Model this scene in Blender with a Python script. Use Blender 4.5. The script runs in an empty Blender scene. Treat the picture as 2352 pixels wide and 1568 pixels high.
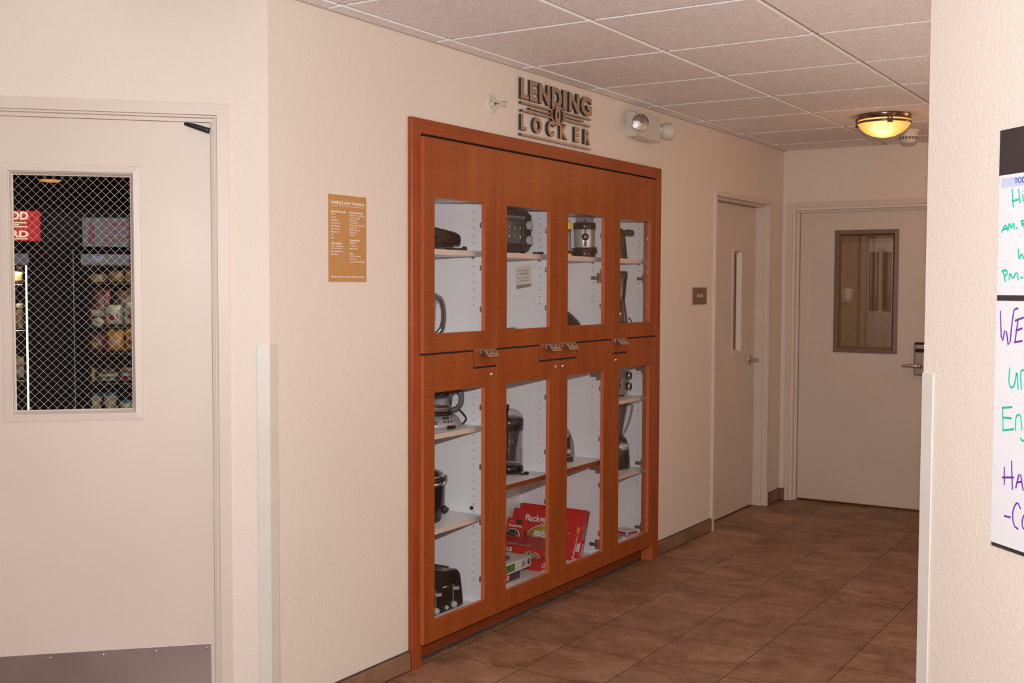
import bpy, bmesh, math, random
from mathutils import Vector, Matrix
random.seed(7)
C = bpy.context.scene.collection
sc = bpy.context.scene
PI = math.pi

# ------------------------------------------------------------------ camera
cd = bpy.data.cameras.new('camera'); cam = bpy.data.objects.new('camera', cd); C.objects.link(cam)
cd.sensor_width = 36.0; cd.lens = 40.197; cd.clip_start = 0.05; cd.clip_end = 60
CAM = Vector((2.5741, -4.8627, 1.4372))
yaw, pit, rol = math.radians(32.1639), math.radians(-2.7296), math.radians(0.189)
fw = Vector((-math.sin(yaw)*math.cos(pit), math.cos(yaw)*math.cos(pit), math.sin(pit)))
r0 = Vector((math.cos(yaw), math.sin(yaw), 0)); u0 = r0.cross(fw)
rr = r0*math.cos(rol) + u0*math.sin(rol); uu = u0*math.cos(rol) - r0*math.sin(rol)
cam.matrix_world = Matrix(((rr.x, uu.x, -fw.x, CAM.x), (rr.y, uu.y, -fw.y, CAM.y), (rr.z, uu.z, -fw.z, CAM.z), (0, 0, 0, 1)))
sc.camera = cam

# ------------------------------------------------------------------ world, lights, exposure
w = bpy.data.worlds.new('world'); sc.world = w; w.use_nodes = True
w.node_tree.nodes['Background'].inputs[0].default_value = (1, .8, .65, 1)
w.node_tree.nodes['Background'].inputs[1].default_value = 0.02
sc.view_settings.view_transform = 'Standard'; sc.view_settings.look = 'None'
sc.view_settings.exposure = 0.0; sc.view_settings.gamma = 1.0; sc.view_settings.use_curve_mapping = False
sc.cycles.use_denoising = True
sc.cycles.max_bounces = 8; sc.cycles.transparent_max_bounces = 24

def area(name, loc, aim, sx, sy, power, col, spread=180):
    l = bpy.data.lights.new(name, 'AREA'); l.shape = 'RECTANGLE'; l.size = sx; l.size_y = sy
    l.energy = power; l.color = col; l.spread = math.radians(spread)
    o = bpy.data.objects.new(name, l); C.objects.link(o); o.location = loc
    o.rotation_euler = (Vector(aim)-Vector(loc)).to_track_quat('-Z', 'Y').to_euler()
    return o
# the on-camera flash, just above the lens
area('flash', CAM + uu*0.23 + fw*0.03, CAM + uu*0.23 + fw*5, .06, .035, 78, (1, 1, 1), 170)
# broad fill light added behind the camera, no real source there
area('lobby_fill', (.35, -7.4, 1.3), (.8, 0, 1.3), 3.9, 2.2, 5, (1, .88, .78))
# soft fill panel added along the hidden right-hand wall to lift the hallway
area('side_fill', (1.985, -.60, 1.42), (0, -.60, 1.42), 2.8, 1.5, 14.5, (1, .77, .60))
pl = bpy.data.lights.new('hall_fill', 'POINT'); pl.energy = 5.5; pl.color = (1, .52, .27); pl.shadow_soft_size = .16  # added warm fill point, hidden near the hallway end
po = bpy.data.objects.new('hall_fill', pl); C.objects.link(po); po.location = (1.75, 1.75, 2.22)

# ------------------------------------------------------------------ materials
M = {}
def mat(name, col, rough=.5, metal=0, bump=None, var=None, spec=.5, emit=None, coat=0, coord='Object'):
    """bump=(scale(xyz), strength, distance)  var=(scale(xyz), amount, detail)"""
    m = bpy.data.materials.new(name); m.use_nodes = True; nt = m.node_tree; b = nt.nodes['Principled BSDF']
    b.inputs['Base Color'].default_value = (*col, 1); b.inputs['Roughness'].default_value = rough
    b.inputs['Metallic'].default_value = metal; b.inputs['Specular IOR Level'].default_value = spec
    b.inputs['Coat Weight'].default_value = coat
    if emit: b.inputs['Emission Color'].default_value = (*emit[0], 1); b.inputs['Emission Strength'].default_value = emit[1]
    tc = nt.nodes.new('ShaderNodeTexCoord')
    def noise(scale, detail=3):
        mp = nt.nodes.new('ShaderNodeMapping'); nt.links.new(tc.outputs[coord], mp.inputs['Vector'])
        mp.inputs['Scale'].default_value = scale if hasattr(scale, '__len__') else (scale,)*3
        n = nt.nodes.new('ShaderNodeTexNoise'); n.inputs['Scale'].default_value = 1; n.inputs['Detail'].default_value = detail
        nt.links.new(mp.outputs[0], n.inputs['Vector']); return n
    if var:
        n = noise(var[0], var[2] if len(var) > 2 else 3)
        r = nt.nodes.new('ShaderNodeMapRange'); r.inputs[1].default_value = .3; r.inputs[2].default_value = .7
        r.inputs[3].default_value = 1-var[1]; r.inputs[4].default_value = 1+var[1]*.6
        nt.links.new(n.outputs[0], r.inputs[0])
        mx = nt.nodes.new('ShaderNodeMix'); mx.data_type = 'RGBA'; mx.blend_type = 'MULTIPLY'; mx.inputs[0].default_value = 1
        mx.inputs[6].default_value = (*col, 1); nt.links.new(r.outputs[0], mx.inputs[7]); nt.links.new(mx.outputs[2], b.inputs['Base Color'])
    if bump:
        n = noise(bump[0], 2); bp = nt.nodes.new('ShaderNodeBump'); bp.inputs['Strength'].default_value = bump[1]
        bp.inputs['Distance'].default_value = bump[2]; nt.links.new(n.outputs[0], bp.inputs['Height']); nt.links.new(bp.outputs[0], b.inputs['Normal'])
    M[name] = m; return m

def glassmat(name, tint=(1, 1, 1), gloss=1.0, rough=.02, ior=1.45):
    m = bpy.data.materials.new(name); m.use_nodes = True; nt = m.node_tree
    nt.nodes.remove(nt.nodes['Principled BSDF']); out = nt.nodes['Material Output']
    t = nt.nodes.new('ShaderNodeBsdfTransparent'); t.inputs[0].default_value = (*tint, 1)
    g = nt.nodes.new('ShaderNodeBsdfGlossy'); g.inputs[1].default_value = rough; g.inputs[0].default_value = (gloss, gloss, gloss, 1)
    ge = nt.nodes.new('ShaderNodeNewGeometry'); dt = nt.nodes.new('ShaderNodeVectorMath'); dt.operation = 'DOT_PRODUCT'
    nt.links.new(ge.outputs['Normal'], dt.inputs[0]); nt.links.new(ge.outputs['Incoming'], dt.inputs[1])
    def mth(op, a, b=None, c=None):
        n = nt.nodes.new('ShaderNodeMath'); n.operation = op
        for i, x in enumerate((a, b, c)):
            if x is None: continue
            if isinstance(x, (int, float)): n.inputs[i].default_value = x
            else: nt.links.new(x, n.inputs[i])
        return n
    R0 = ((ior-1)/(ior+1))**2
    ab = mth('ABSOLUTE', dt.outputs['Value']); om = mth('SUBTRACT', 1.0, ab.outputs[0]); pw = mth('POWER', om.outputs[0], 5.0)
    f = mth('MULTIPLY_ADD', pw.outputs[0], 1-R0, R0)
    mx = nt.nodes.new('ShaderNodeMixShader'); nt.links.new(f.outputs[0], mx.inputs[0]); nt.links.new(t.outputs[0], mx.inputs[1])
    nt.links.new(g.outputs[0], mx.inputs[2]); nt.links.new(mx.outputs[0], out.inputs[0]); M[name] = m; return m

WALLC = (.745, .655, .575)
mat('wall', WALLC, .62, bump=((100, 100, 62), .30, .004), var=((1.3, 1.3, 1.3), .03))
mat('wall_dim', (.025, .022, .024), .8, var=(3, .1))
mat('wall_corridor', (.55, .36, .20), .6, var=(2, .05))
mat('door_paint', (.655, .56, .485), .45, bump=((18, 18, 18), .06, .004), var=((2.5, 2.5, 1.2), .04))
mat('guard', (.66, .62, .56), .42, var=(6, .04))
mat('steel_kick', (.42, .36, .34), .34, metal=.85, bump=((60, 400, 60), .05, .002), var=((4, 4, 2), .15))
mat('nickel', (.52, .47, .42), .35, metal=.9, var=(40, .05))
mat('chrome', (.8, .8, .82), .12, metal=1, var=(20, .03))
mat('hinge_steel', (.42, .34, .30), .35, metal=.85, var=(60, .1))
mat('cabinet_white', (.90, .885, .905), .38, var=((3, 3, 1), .025))
mat('hole_dark', (.05, .035, .03), .8, var=(40, .1))
mat('shelf_edge', (.66, .55, .48), .45, var=(20, .03))
mat('gap_shade', (.006, .005, .006), .9, var=(20, .1))  # shade of the cabinet door gaps, given as near-black colour
mat('plastic_black', (.010, .008, .008), .24, var=(25, .15), spec=.4)
mat('plastic_satin', (.022, .020, .021), .42, var=(30, .15))
mat('plastic_grey', (.16, .155, .165), .4, var=(30, .08))
mat('plastic_silver', (.36, .35, .37), .38, metal=.4, var=(30, .06))
mat('plastic_white', (.66, .62, .57), .4, var=(15, .03))
mat('plastic_cream', (.60, .55, .49), .42, var=(15, .03))
mat('knob_grey', (.42, .40, .41), .3, var=(30, .05))
mat('steel', (.66, .65, .65), .36, metal=.6, bump=((4, 4, 300), .03, .001), var=((3, 3, 60), .05))
mat('yellow', (.82, .62, .015), .35, var=(20, .04))
mat('red_box', (.58, .022, .022), .38, var=(6, .06))
mat('red_side', (.45, .03, .035), .4, var=(6, .08))
mat('ink_white', (.80, .78, .76), .5, var=(30, .03))
mat('ink_black', (.02, .02, .025), .5, var=(30, .1))
mat('ink_blue', (.05, .10, .35), .5, var=(30, .1))
mat('ink_lightblue', (.55, .58, .80), .5, var=(30, .03))
mat('ink_green', (.0, .58, .36), .45, var=(60, .1))
mat('ink_purple', (.17, .035, .42), .45, var=(60, .12))
mat('box_yellow', (.66, .48, .05), .45, var=(25, .2))
mat('box_tan', (.50, .38, .22), .5, var=(60, .12))
mat('box_grey', (.28, .27, .29), .5, var=((90, 20, 20), .25))
mat('box_white', (.66, .64, .62), .5, var=(40, .06))
mat('box_navy', (.035, .03, .06), .45, var=((30, 30, 30), .5))
mat('box_art', (.30, .10, .07), .5, var=((25, 25, 25), .7, 4))
mat('green_art', (.10, .30, .02), .5, var=((80, 80, 80), .35))
mat('paper', (.48, .465, .475), .7, var=(60, .03))
mat('sign_ochre', (.50, .245, .075), .42, var=(25, .05))
mat('sign_bronze', (.30, .19, .12), .35, metal=.55, var=((8, 8, 2), .12))
mat('letter_face', (.48, .36, .275), .38, metal=.75, bump=((300, 10, 300), .03, .001), var=((5, 5, 5), .06))
mat('letter_side', (.03, .028, .03), .4, var=(20, .1))
mat('board_black', (.032, .022, .024), .4, var=(40, .1))
mat('board_white', (.78, .76, .80), .22, var=(8, .015))
mat('wire', (.85, .85, .86), .3, metal=.6, var=(30, .03))
mat('wire_dark', (.10, .07, .05), .4, metal=.5, var=(30, .03))
mat('bronze_frame', (.20, .135, .10), .4, metal=.2, var=(20, .05))
mat('lamp_metal', (.20, .15, .12), .24, metal=.9, var=(20, .05))
mat('grout', (.085, .062, .052), .9, bump=(60, .3, .004), var=(20, .25))
mat('door_white', (.62, .56, .55), .4, var=(10, .03))
mat('panel_tan', (.26, .19, .13), .5, var=(10, .05))
mat('curtain', (.13, .12, .085), .8, var=((200, 200, 3), .25))
mat('machine_black', (.006, .005, .006), .8, var=(5, .3), spec=.05)
mat('red_glow', (.5, .01, .01), .4, emit=((.75, .012, .010), .42), var=(3, .1))
mat('cream_glow', (.8, .7, .5), .4, emit=((1, .72, .48), .7), var=(3, .1))
mat('led', (1, 1, .9), .4, emit=((1, .92, .55), 1.9), var=(3, .02))
mat('sign_grey', (.34, .32, .35), .5, var=(10, .05))
mat('bump_red', (.4, .02, .02), .4, var=(10, .1))
mat('lens', (.42, .36, .34), .18, metal=.9, bump=((260, 260, 260), .35, .003), var=(160, .5))
mat('led_red', (.6, .02, .02), .3, emit=((1, .03, .02), 1.2), var=(9, .1))
mat('mould_white', (.62, .56, .53), .55, var=(9, .04))
glassmat('glass', (1, 1, 1), ior=1.3)
glassmat('glass_tint', (.90, .885, .86), 1)
glassmat('glass_thick', (.74, .74, .77), 1, .06, 1.7)
glassmat('glass_jar', (.90, .90, .92), 1, .05, 1.5)
glassmat('glass_smoke', (.48, .45, .45), 1, .04, 1.6)

def woodmat(name, c1, c2, vertical=True, rough=.32, fleck=True):
    m = bpy.data.materials.new(name); m.use_nodes = True; nt = m.node_tree; b = nt.nodes['Principled BSDF']
    b.inputs['Roughness'].default_value = rough; b.inputs['Coat Weight'].default_value = .0; b.inputs['Specular IOR Level'].default_value = .3; b.inputs['Coat Roughness'].default_value = .25
    tc = nt.nodes.new('ShaderNodeTexCoord')
    def noise(sc_, det, rgh=.5):
        mp = nt.nodes.new('ShaderNodeMapping'); nt.links.new(tc.outputs['Object'], mp.inputs[0]); mp.inputs['Scale'].default_value = sc_
        n = nt.nodes.new('ShaderNodeTexNoise'); n.inputs['Scale'].default_value = 1; n.inputs['Detail'].default_value = det; n.inputs['Roughness'].default_value = rgh
        nt.links.new(mp.outputs[0], n.inputs[0]); return n
    if fleck:   # quartered veneer: soft vertical bands crossed by fine horizontal ripples
        a = noise((6, 14, 1.1), 3); c = noise((30, 9, 130), 3, .6)
    else:       # straight solid-wood grain
        s = (60, 90, 1.6) if vertical else (60, 1.6, 90)
        a = noise(s, 4, .6); c = noise((8, 8, 8), 2)
    mixf = nt.nodes.new('ShaderNodeMix'); mixf.data_type = 'FLOAT'; mixf.inputs[0].default_value = .42 if fleck else .25
    nt.links.new(a.outputs[0], mixf.inputs[2]); nt.links.new(c.outputs[0], mixf.inputs[3])
    rp = nt.nodes.new('ShaderNodeValToRGB'); rp.color_ramp.elements[0].position = .36; rp.color_ramp.elements[1].position = .64
    rp.color_ramp.elements[0].color = (*c2, 1); rp.color_ramp.elements[1].color = (*c1, 1)
    nt.links.new(mixf.outputs[0], rp.inputs[0]); nt.links.new(rp.outputs[0], b.inputs['Base Color'])
    M[name] = m
woodmat('wood_door', (.335, .080, .015), (.250, .052, .009))
woodmat('wood_edge', (.50, .13, .055), (.43, .10, .04), fleck=False)
woodmat('wood_trim', (.365, .078, .018), (.25, .046, .010), True, .34, False)
woodmat('wood_trim_h', (.335, .072, .016), (.23, .042, .009), False, .34, False)
woodmat('wood_kick', (.27, .058, .014), (.20, .04, .010), False, .45, False)

def floormat():
    m = bpy.data.materials.new('floor_tile'); m.use_nodes = True; nt = m.node_tree; b = nt.nodes['Principled BSDF']
    tc = nt.nodes.new('ShaderNodeTexCoord'); mp = nt.nodes.new('ShaderNodeMapping'); nt.links.new(tc.outputs['Object'], mp.inputs[0])
    mp.inputs['Location'].default_value = (-.3452+.3397*30, 1.6039+.3459*30, 0)
    br = nt.nodes.new('ShaderNodeTexBrick'); br.offset = 0; br.squash = 1
    br.inputs['Scale'].default_value = 1; br.inputs['Brick Width'].default_value = .3397; br.inputs['Row Height'].default_value = .3459
    br.inputs['Mortar Size'].default_value = .0022; br.inputs['Mortar Smooth'].default_value = .2
    br.inputs['Color1'].default_value = (.0, .0, .0, 1); br.inputs['Color2'].default_value = (1, 1, 1, 1)
    nt.links.new(mp.outputs[0], br.inputs['Vector'])
    def noise(sc_, det, dist=0):
        p = nt.nodes.new('ShaderNodeMapping'); nt.links.new(tc.outputs['Object'], p.inputs[0]); p.inputs['Scale'].default_value = sc_
        n = nt.nodes.new('ShaderNodeTexNoise'); n.inputs['Scale'].default_value = 1; n.inputs['Detail'].default_value = det; n.inputs['Distortion'].default_value = dist
        nt.links.new(p.outputs[0], n.inputs[0]); return n
    a = noise((4.2, 5.6, 5), 6, 1.1); v = noise((14, 19, 10), 7, 1.6)
    rp = nt.nodes.new('ShaderNodeValToRGB'); e = rp.color_ramp.elements
    e[0].position = .36; e[0].color = (.185, .088, .044, 1); e[1].position = .66; e[1].color = (.355, .205, .132, 1)
    e2 = e.new(.5); e2.color = (.275, .145, .084, 1)
    mf = nt.nodes.new('ShaderNodeMix'); mf.data_type = 'FLOAT'; mf.inputs[0].default_value = .38
    nt.links.new(a.outputs[0], mf.inputs[2]); nt.links.new(v.outputs[0], mf.inputs[3]); nt.links.new(mf.outputs[0], rp.inputs[0])
    tint = nt.nodes.new('ShaderNodeMapRange'); tint.inputs[3].default_value = .86; tint.inputs[4].default_value = 1.10; nt.links.new(br.outputs['Color'], tint.inputs[0])
    m1 = nt.nodes.new('ShaderNodeMix'); m1.data_type = 'RGBA'; m1.blend_type = 'MULTIPLY'; m1.inputs[0].default_value = 1
    nt.links.new(rp.outputs[0], m1.inputs[6]); nt.links.new(tint.outputs[0], m1.inputs[7])
    m2 = nt.nodes.new('ShaderNodeMix'); m2.data_type = 'RGBA'; nt.links.new(br.outputs['Fac'], m2.inputs[0]); nt.links.new(m1.outputs[2], m2.inputs[6])
    m2.inputs[7].default_value = (.060, .040, .032, 1); nt.links.new(m2.outputs[2], b.inputs['Base Color'])
    b.inputs['Roughness'].default_value = .50; b.inputs['Specular IOR Level'].default_value = .35
    inv = nt.nodes.new('ShaderNodeMath'); inv.operation = 'MULTIPLY_ADD'; inv.inputs[1].default_value = -1.0; nt.links.new(br.outputs['Fac'], inv.inputs[0])
    sm = nt.nodes.new('ShaderNodeMath'); sm.operation = 'MULTIPLY'; sm.inputs[1].default_value = .35; nt.links.new(v.outputs[0], sm.inputs[0]); nt.links.new(sm.outputs[0], inv.inputs[2])
    bp = nt.nodes.new('ShaderNodeBump'); bp.inputs['Strength'].default_value = .5; bp.inputs['Distance'].default_value = .003
    nt.links.new(inv.outputs[0], bp.inputs['Height']); nt.links.new(bp.outputs[0], b.inputs['Normal'])
    M['floor_tile'] = m
floormat()

def basemat():
    mat('base_tile', (.25, .135, .082), .5, bump=((40, 40, 40), .25, .003), var=((9, 9, 14), .30, 5))
basemat()

def ceilmat():
    m = bpy.data.materials.new('ceiling_tile'); m.use_nodes = True; nt = m.node_tree; b = nt.nodes['Principled BSDF']
    b.inputs['Roughness'].default_value = .85
    tc = nt.nodes.new('ShaderNodeTexCoord')
    n = nt.nodes.new('ShaderNodeTexNoise'); n.inputs['Scale'].default_value = 75; n.inputs['Detail'].default_value = 3; n.inputs['Distortion'].default_value = 1.8
    nt.links.new(tc.outputs['Object'], n.inputs[0])
    rp = nt.nodes.new('ShaderNodeValToRGB'); e = rp.color_ramp.elements
    e[0].position = .44; e[0].color = (.80, .765, .80, 1); e[1].position = .62; e[1].color = (.97, .96, 1.0, 1)
    nt.links.new(n.outputs[0], rp.inputs[0]); nt.links.new(rp.outputs[0], b.inputs['Base Color'])
    bp = nt.nodes.new('ShaderNodeBump'); bp.inputs['Strength'].default_value = .4; bp.inputs['Distance'].default_value = .003
    nt.links.new(n.outputs[0], bp.inputs['Height']); nt.links.new(bp.outputs[0], b.inputs['Normal']); M['ceiling_tile'] = m
ceilmat()
mat('grid_metal', (.32, .27, .255), .5, var=(9, .03))
mat('tile_edge', (.95, .93, .92), .7, var=(30, .03))

def lampglass():
    m = bpy.data.materials.new('lamp_bowl'); m.use_nodes = True; nt = m.node_tree; b = nt.nodes['Principled BSDF']
    b.inputs['Base Color'].default_value = (.8, .55, .3, 1); b.inputs['Roughness'].default_value = .3
    tc = nt.nodes.new('ShaderNodeTexCoord'); g = nt.nodes.new('ShaderNodeVectorMath'); g.operation = 'DISTANCE'
    g.inputs[1].default_value = (.01, -.08, -.070); nt.links.new(tc.outputs['Object'], g.inputs[0])
    n = nt.nodes.new('ShaderNodeTexNoise'); n.inputs['Scale'].default_value = 9; nt.links.new(tc.outputs['Object'], n.inputs[0])
    ad = nt.nodes.new('ShaderNodeMath'); ad.operation = 'MULTIPLY_ADD'; ad.inputs[1].default_value = .05; nt.links.new(n.outputs[0], ad.inputs[0]); nt.links.new(g.outputs['Value'], ad.inputs[2])
    rp = nt.nodes.new('ShaderNodeValToRGB'); e = rp.color_ramp.elements
    e[0].position = .045; e[0].color = (1, .86, .48, 1); e[1].position = .150; e[1].color = (.80, .28, .030, 1)
    x = e.new(.095); x.color = (1, .50, .09, 1)
    nt.links.new(ad.outputs[0], rp.inputs[0]); nt.links.new(rp.outputs[0], b.inputs['Emission Color']); b.inputs['Emission Strength'].default_value = 1.15
    M['lamp_bowl'] = m
lampglass()

# ------------------------------------------------------------------ mesh helpers
class MB:
    def __init__(s, T=None): s.v = []; s.f = []; s.m = []; s.T = T or Matrix.Identity(4); s.sm = []
    def add(s, vs, fs, mi=0, smooth=False, T=None):
        T = s.T @ T if T is not None else s.T; b = len(s.v)
        s.v += [tuple(T @ Vector(p)) for p in vs]
        for f in fs: s.f.append([b+i for i in f]); s.m.append(mi); s.sm.append(smooth)
        return s
    def box(s, a, b, mi=0, T=None):
        (x0, y0, z0), (x1, y1, z1) = a, b
        x0, x1 = sorted((x0, x1)); y0, y1 = sorted((y0, y1)); z0, z1 = sorted((z0, z1))
        return s.add([(x0,y0,z0),(x1,y0,z0),(x1,y1,z0),(x0,y1,z0),(x0,y0,z1),(x1,y0,z1),(x1,y1,z1),(x0,y1,z1)],
                     [(0,3,2,1),(4,5,6,7),(0,1,5,4),(1,2,6,5),(2,3,7,6),(3,0,4,7)], mi, False, T)
    def prism(s, poly, z0, z1, mi=0, T=None, smooth=False, mi_side=None):
        n = len(poly); vs = [(x, y, z0) for x, y in poly] + [(x, y, z1) for x, y in poly]
        s.add(vs, [list(range(n))[::-1], list(range(n, 2*n))], mi, False, T)
        return s.add(vs, [(i, (i+1) % n, n+(i+1) % n, n+i) for i in range(n)], mi if mi_side is None else mi_side, smooth, T)
    def lathe(s, prof, seg=32, mi=0, T=None, smooth=True, sx=1, sy=1, a0=0, a1=2*PI):
        full = abs(a1-a0-2*PI) < 1e-6; k = seg if full else seg+1; vs = []; fs = []
        for r, z in prof:
            for i in range(k):
                a = a0+(a1-a0)*i/seg; vs.append((max(r, 1e-5)*math.cos(a)*sx, max(r, 1e-5)*math.sin(a)*sy, z))
        for j in range(len(prof)-1):
            for i in range(seg):
                i2 = (i+1) % k; fs.append((j*k+i, j*k+i2, (j+1)*k+i2, (j+1)*k+i))
        return s.add(vs, fs, mi, smooth, T)
    def cyl(s, p, q, r, r2=None, seg=16, mi=0, smooth=True, T=None):
        p, q = Vector(p), Vector(q); d = q-p; R = d.to_track_quat('Z', 'Y').to_matrix().to_4x4(); R.translation = p
        r2 = r if r2 is None else r2; h = d.length; n = seg
        ring = [(math.cos(2*PI*i/n), math.sin(2*PI*i/n)) for i in range(n)]
        vs = [(c*r, t*r, 0) for c, t in ring]+[(c*r2, t*r2, h) for c, t in ring]
        TT = T @ R if T is not None else R
        s.add(vs, [(i, (i+1) % n, n+(i+1) % n, n+i) for i in range(n)], mi, smooth, TT)
        return s.add(vs, [list(range(n))[::-1], list(range(n, 2*n))], mi, False, TT)
    def tube(s, pts, r, seg=8, mi=0, T=None, flat=1.0, curve=True):
        P = [Vector(p) for p in pts]; n = len(P)
        if curve and 2 < n < 14:      # Catmull-Rom
            R_ = list(r) if hasattr(r, '__len__') else [r]*n; Q = []; RR = []
            for i in range(n-1):
                a, b, c, d = P[max(i-1, 0)], P[i], P[i+1], P[min(i+2, n-1)]
                for k in range(4):
                    t = k/4; Q.append(.5*((2*b)+(c-a)*t+(2*a-5*b+4*c-d)*t*t+(3*b-3*c+d-a)*t**3)); RR.append(R_[i]*(1-t)+R_[i+1]*t)
            Q.append(P[-1]); RR.append(R_[-1]); P, r = Q, RR; n = len(P)
        vs = []; fs = []; up = None
        rs = r if hasattr(r, '__len__') else [r]*n
        for i, p in enumerate(P):
            d = (P[min(i+1, n-1)]-P[max(i-1, 0)]).normalized()
            if up is None: up = Vector((0, 0, 1)) if abs(d.z) < .9 else Vector((1, 0, 0))
            a = d.cross(up).normalized(); b = a.cross(d).normalized(); up = b
            for k in range(seg):
                t = 2*PI*k/seg; vs.append(tuple(p+a*(math.cos(t)*rs[i])+b*(math.sin(t)*rs[i]*flat)))
        for i in range(n-1):
            for k in range(seg): fs.append((i*seg+k, i*seg+(k+1) % seg, (i+1)*seg+(k+1) % seg, (i+1)*seg+k))
        fs2 = [list(range(seg))[::-1], list(range((n-1)*seg, n*seg))]
        s.add(vs, fs, mi, True, T); return s.add(vs, fs2, mi, False, T)
    def grid(s, xs, ys, inside, z0, z1, mi=0, T=None, mi_side=None):
        """plate made of the cells where inside(cx,cy)"""
        nx, ny = len(xs), len(ys); vs = [(x, y, z) for z in (z0, z1) for y in ys for x in xs]
        c = {(i, j): bool(inside((xs[i]+xs[i+1])/2, (ys[j]+ys[j+1])/2)) for i in range(nx-1) for j in range(ny-1)}
        I = lambda i, j, k: k*nx*ny+j*nx+i; F = []; S = []
        for (i, j), on in c.items():
            if not on: continue
            F.append((I(i,j,1), I(i+1,j,1), I(i+1,j+1,1), I(i,j+1,1))); F.append((I(i,j,0), I(i,j+1,0), I(i+1,j+1,0), I(i+1,j,0)))
            if not c.get((i-1, j)): S.append((I(i,j,0), I(i,j,1), I(i,j+1,1), I(i,j+1,0)))
            if not c.get((i+1, j)): S.append((I(i+1,j,0), I(i+1,j+1,0), I(i+1,j+1,1), I(i+1,j,1)))
            if not c.get((i, j-1)): S.append((I(i,j,0), I(i+1,j,0), I(i+1,j,1), I(i,j,1)))
            if not c.get((i, j+1)): S.append((I(i,j+1,0), I(i,j+1,1), I(i+1,j+1,1), I(i+1,j+1,0)))
        b = len(s.v); s.add(vs, F, mi, False, T)
        # share vertices with the sides
        for f in S: s.f.append([b+i for i in f]); s.m.append(mi if mi_side is None else mi_side); s.sm.append(False)
        return s
    def ring(s, x0, y0, x1, y1, prof, closed=True, mi=0, T=None, u=False):
        """mitred rectangular moulding; prof=[(inset, height)]; u=True leaves the bottom open (door frame)"""
        vs = []; k = 4
        for i, h in prof:
            yb = y0 if u else y0+i
            vs += [(x0+i, yb, h), (x0+i, y1-i, h), (x1-i, y1-i, h), (x1-i, yb, h)]
        fs = []; n = len(prof)
        for j in range(n if closed else n-1):
            j2 = (j+1) % n
            for q in range(3 if u else 4):
                q2 = (q+1) % 4; fs.append((j*k+q, j*k+q2, j2*k+q2, j2*k+q))
        return s.add(vs, fs, mi, False, T)
    def mesh(s, name, merge=True):
        me = bpy.data.meshes.new(name); me.from_pydata(s.v, [], s.f); me.validate(verbose=False)
        if len(me.polygons) == len(s.f):
            me.polygons.foreach_set('material_index', s.m); me.polygons.foreach_set('use_smooth', s.sm)
        bm = bmesh.new(); bm.from_mesh(me)
        if merge: bmesh.ops.remove_doubles(bm, verts=bm.verts, dist=1e-6)
        bmesh.ops.recalc_face_normals(bm, faces=bm.faces); bm.to_mesh(me); bm.free(); me.update(); return me

def tag(o, label=None, cat=None, group=None, kind=None):
    if label: o['label'] = label
    if cat: o['category'] = cat
    if group: o['group'] = group
    if kind: o['kind'] = kind
    return o
def obj(name, mb, mats, parent=None, T=None, bevel=0, seg=2, label=None, merge=True):
    me = mb.mesh(name, merge) if isinstance(mb, MB) else mb
    for m in ([mats] if isinstance(mats, str) else mats): me.materials.append(M[m])
    o = bpy.data.objects.new(name, me); C.objects.link(o)
    if parent: o.parent = parent
    if T is not None: o.matrix_basis = T
    if bevel:
        b = o.modifiers.new('bevel', 'BEVEL'); b.width = bevel; b.segments = seg; b.limit_method = 'ANGLE'; b.angle_limit = math.radians(40)
    if label: o['label'] = label
    return o
def thing(name, label, cat, T=None, group=None, kind=None):
    o = bpy.data.objects.new(name, None); C.objects.link(o); o.empty_display_size = .05
    if T is not None: o.matrix_basis = T if isinstance(T, Matrix) else Matrix.Translation(T)
    tag(o, label, cat, group, kind); return o
def struct(name, mb, mats, **k): o = obj(name, mb, mats, **k); o['kind'] = 'structure'; return o

def frame(o, U, V, N):
    return Matrix(((U[0], V[0], N[0], o[0]), (U[1], V[1], N[1], o[1]), (U[2], V[2], N[2], o[2]), (0, 0, 0, 1)))
S2 = math.sqrt(.5)
FW = frame((0, 0, 0), (0, 1, 0), (0, 0, 1), (1, 0, 0))                       # hallway wall x=0: (u=y, v=z, n=x)
FL = frame((0, -2.2103, 0), (S2, S2, 0), (0, 0, 1), (S2, -S2, 0))            # angled wall on the left
FR = frame((2.010, -2.278, 0), (S2, -S2, 0), (0, 0, 1), (-S2, -S2, 0))       # angled wall on the right
LE = 2.6554
FE = frame((0, LE, 0), (1, 0, 0), (0, 0, 1), (0, -1, 0))                     # end wall
H = 2.355
FY = frame((0, 0, 0), (1, 0, 0), (0, 0, 1), (0, -1, 0))                      # any surface facing -y
def TR(x, y, z): return Matrix.Translation((x, y, z))
def RZ(d): return Matrix.Rotation(math.radians(d), 4, 'Z')
def RX(d): return Matrix.Rotation(math.radians(d), 4, 'X')
def RY(d): return Matrix.Rotation(math.radians(d), 4, 'Y')

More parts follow.
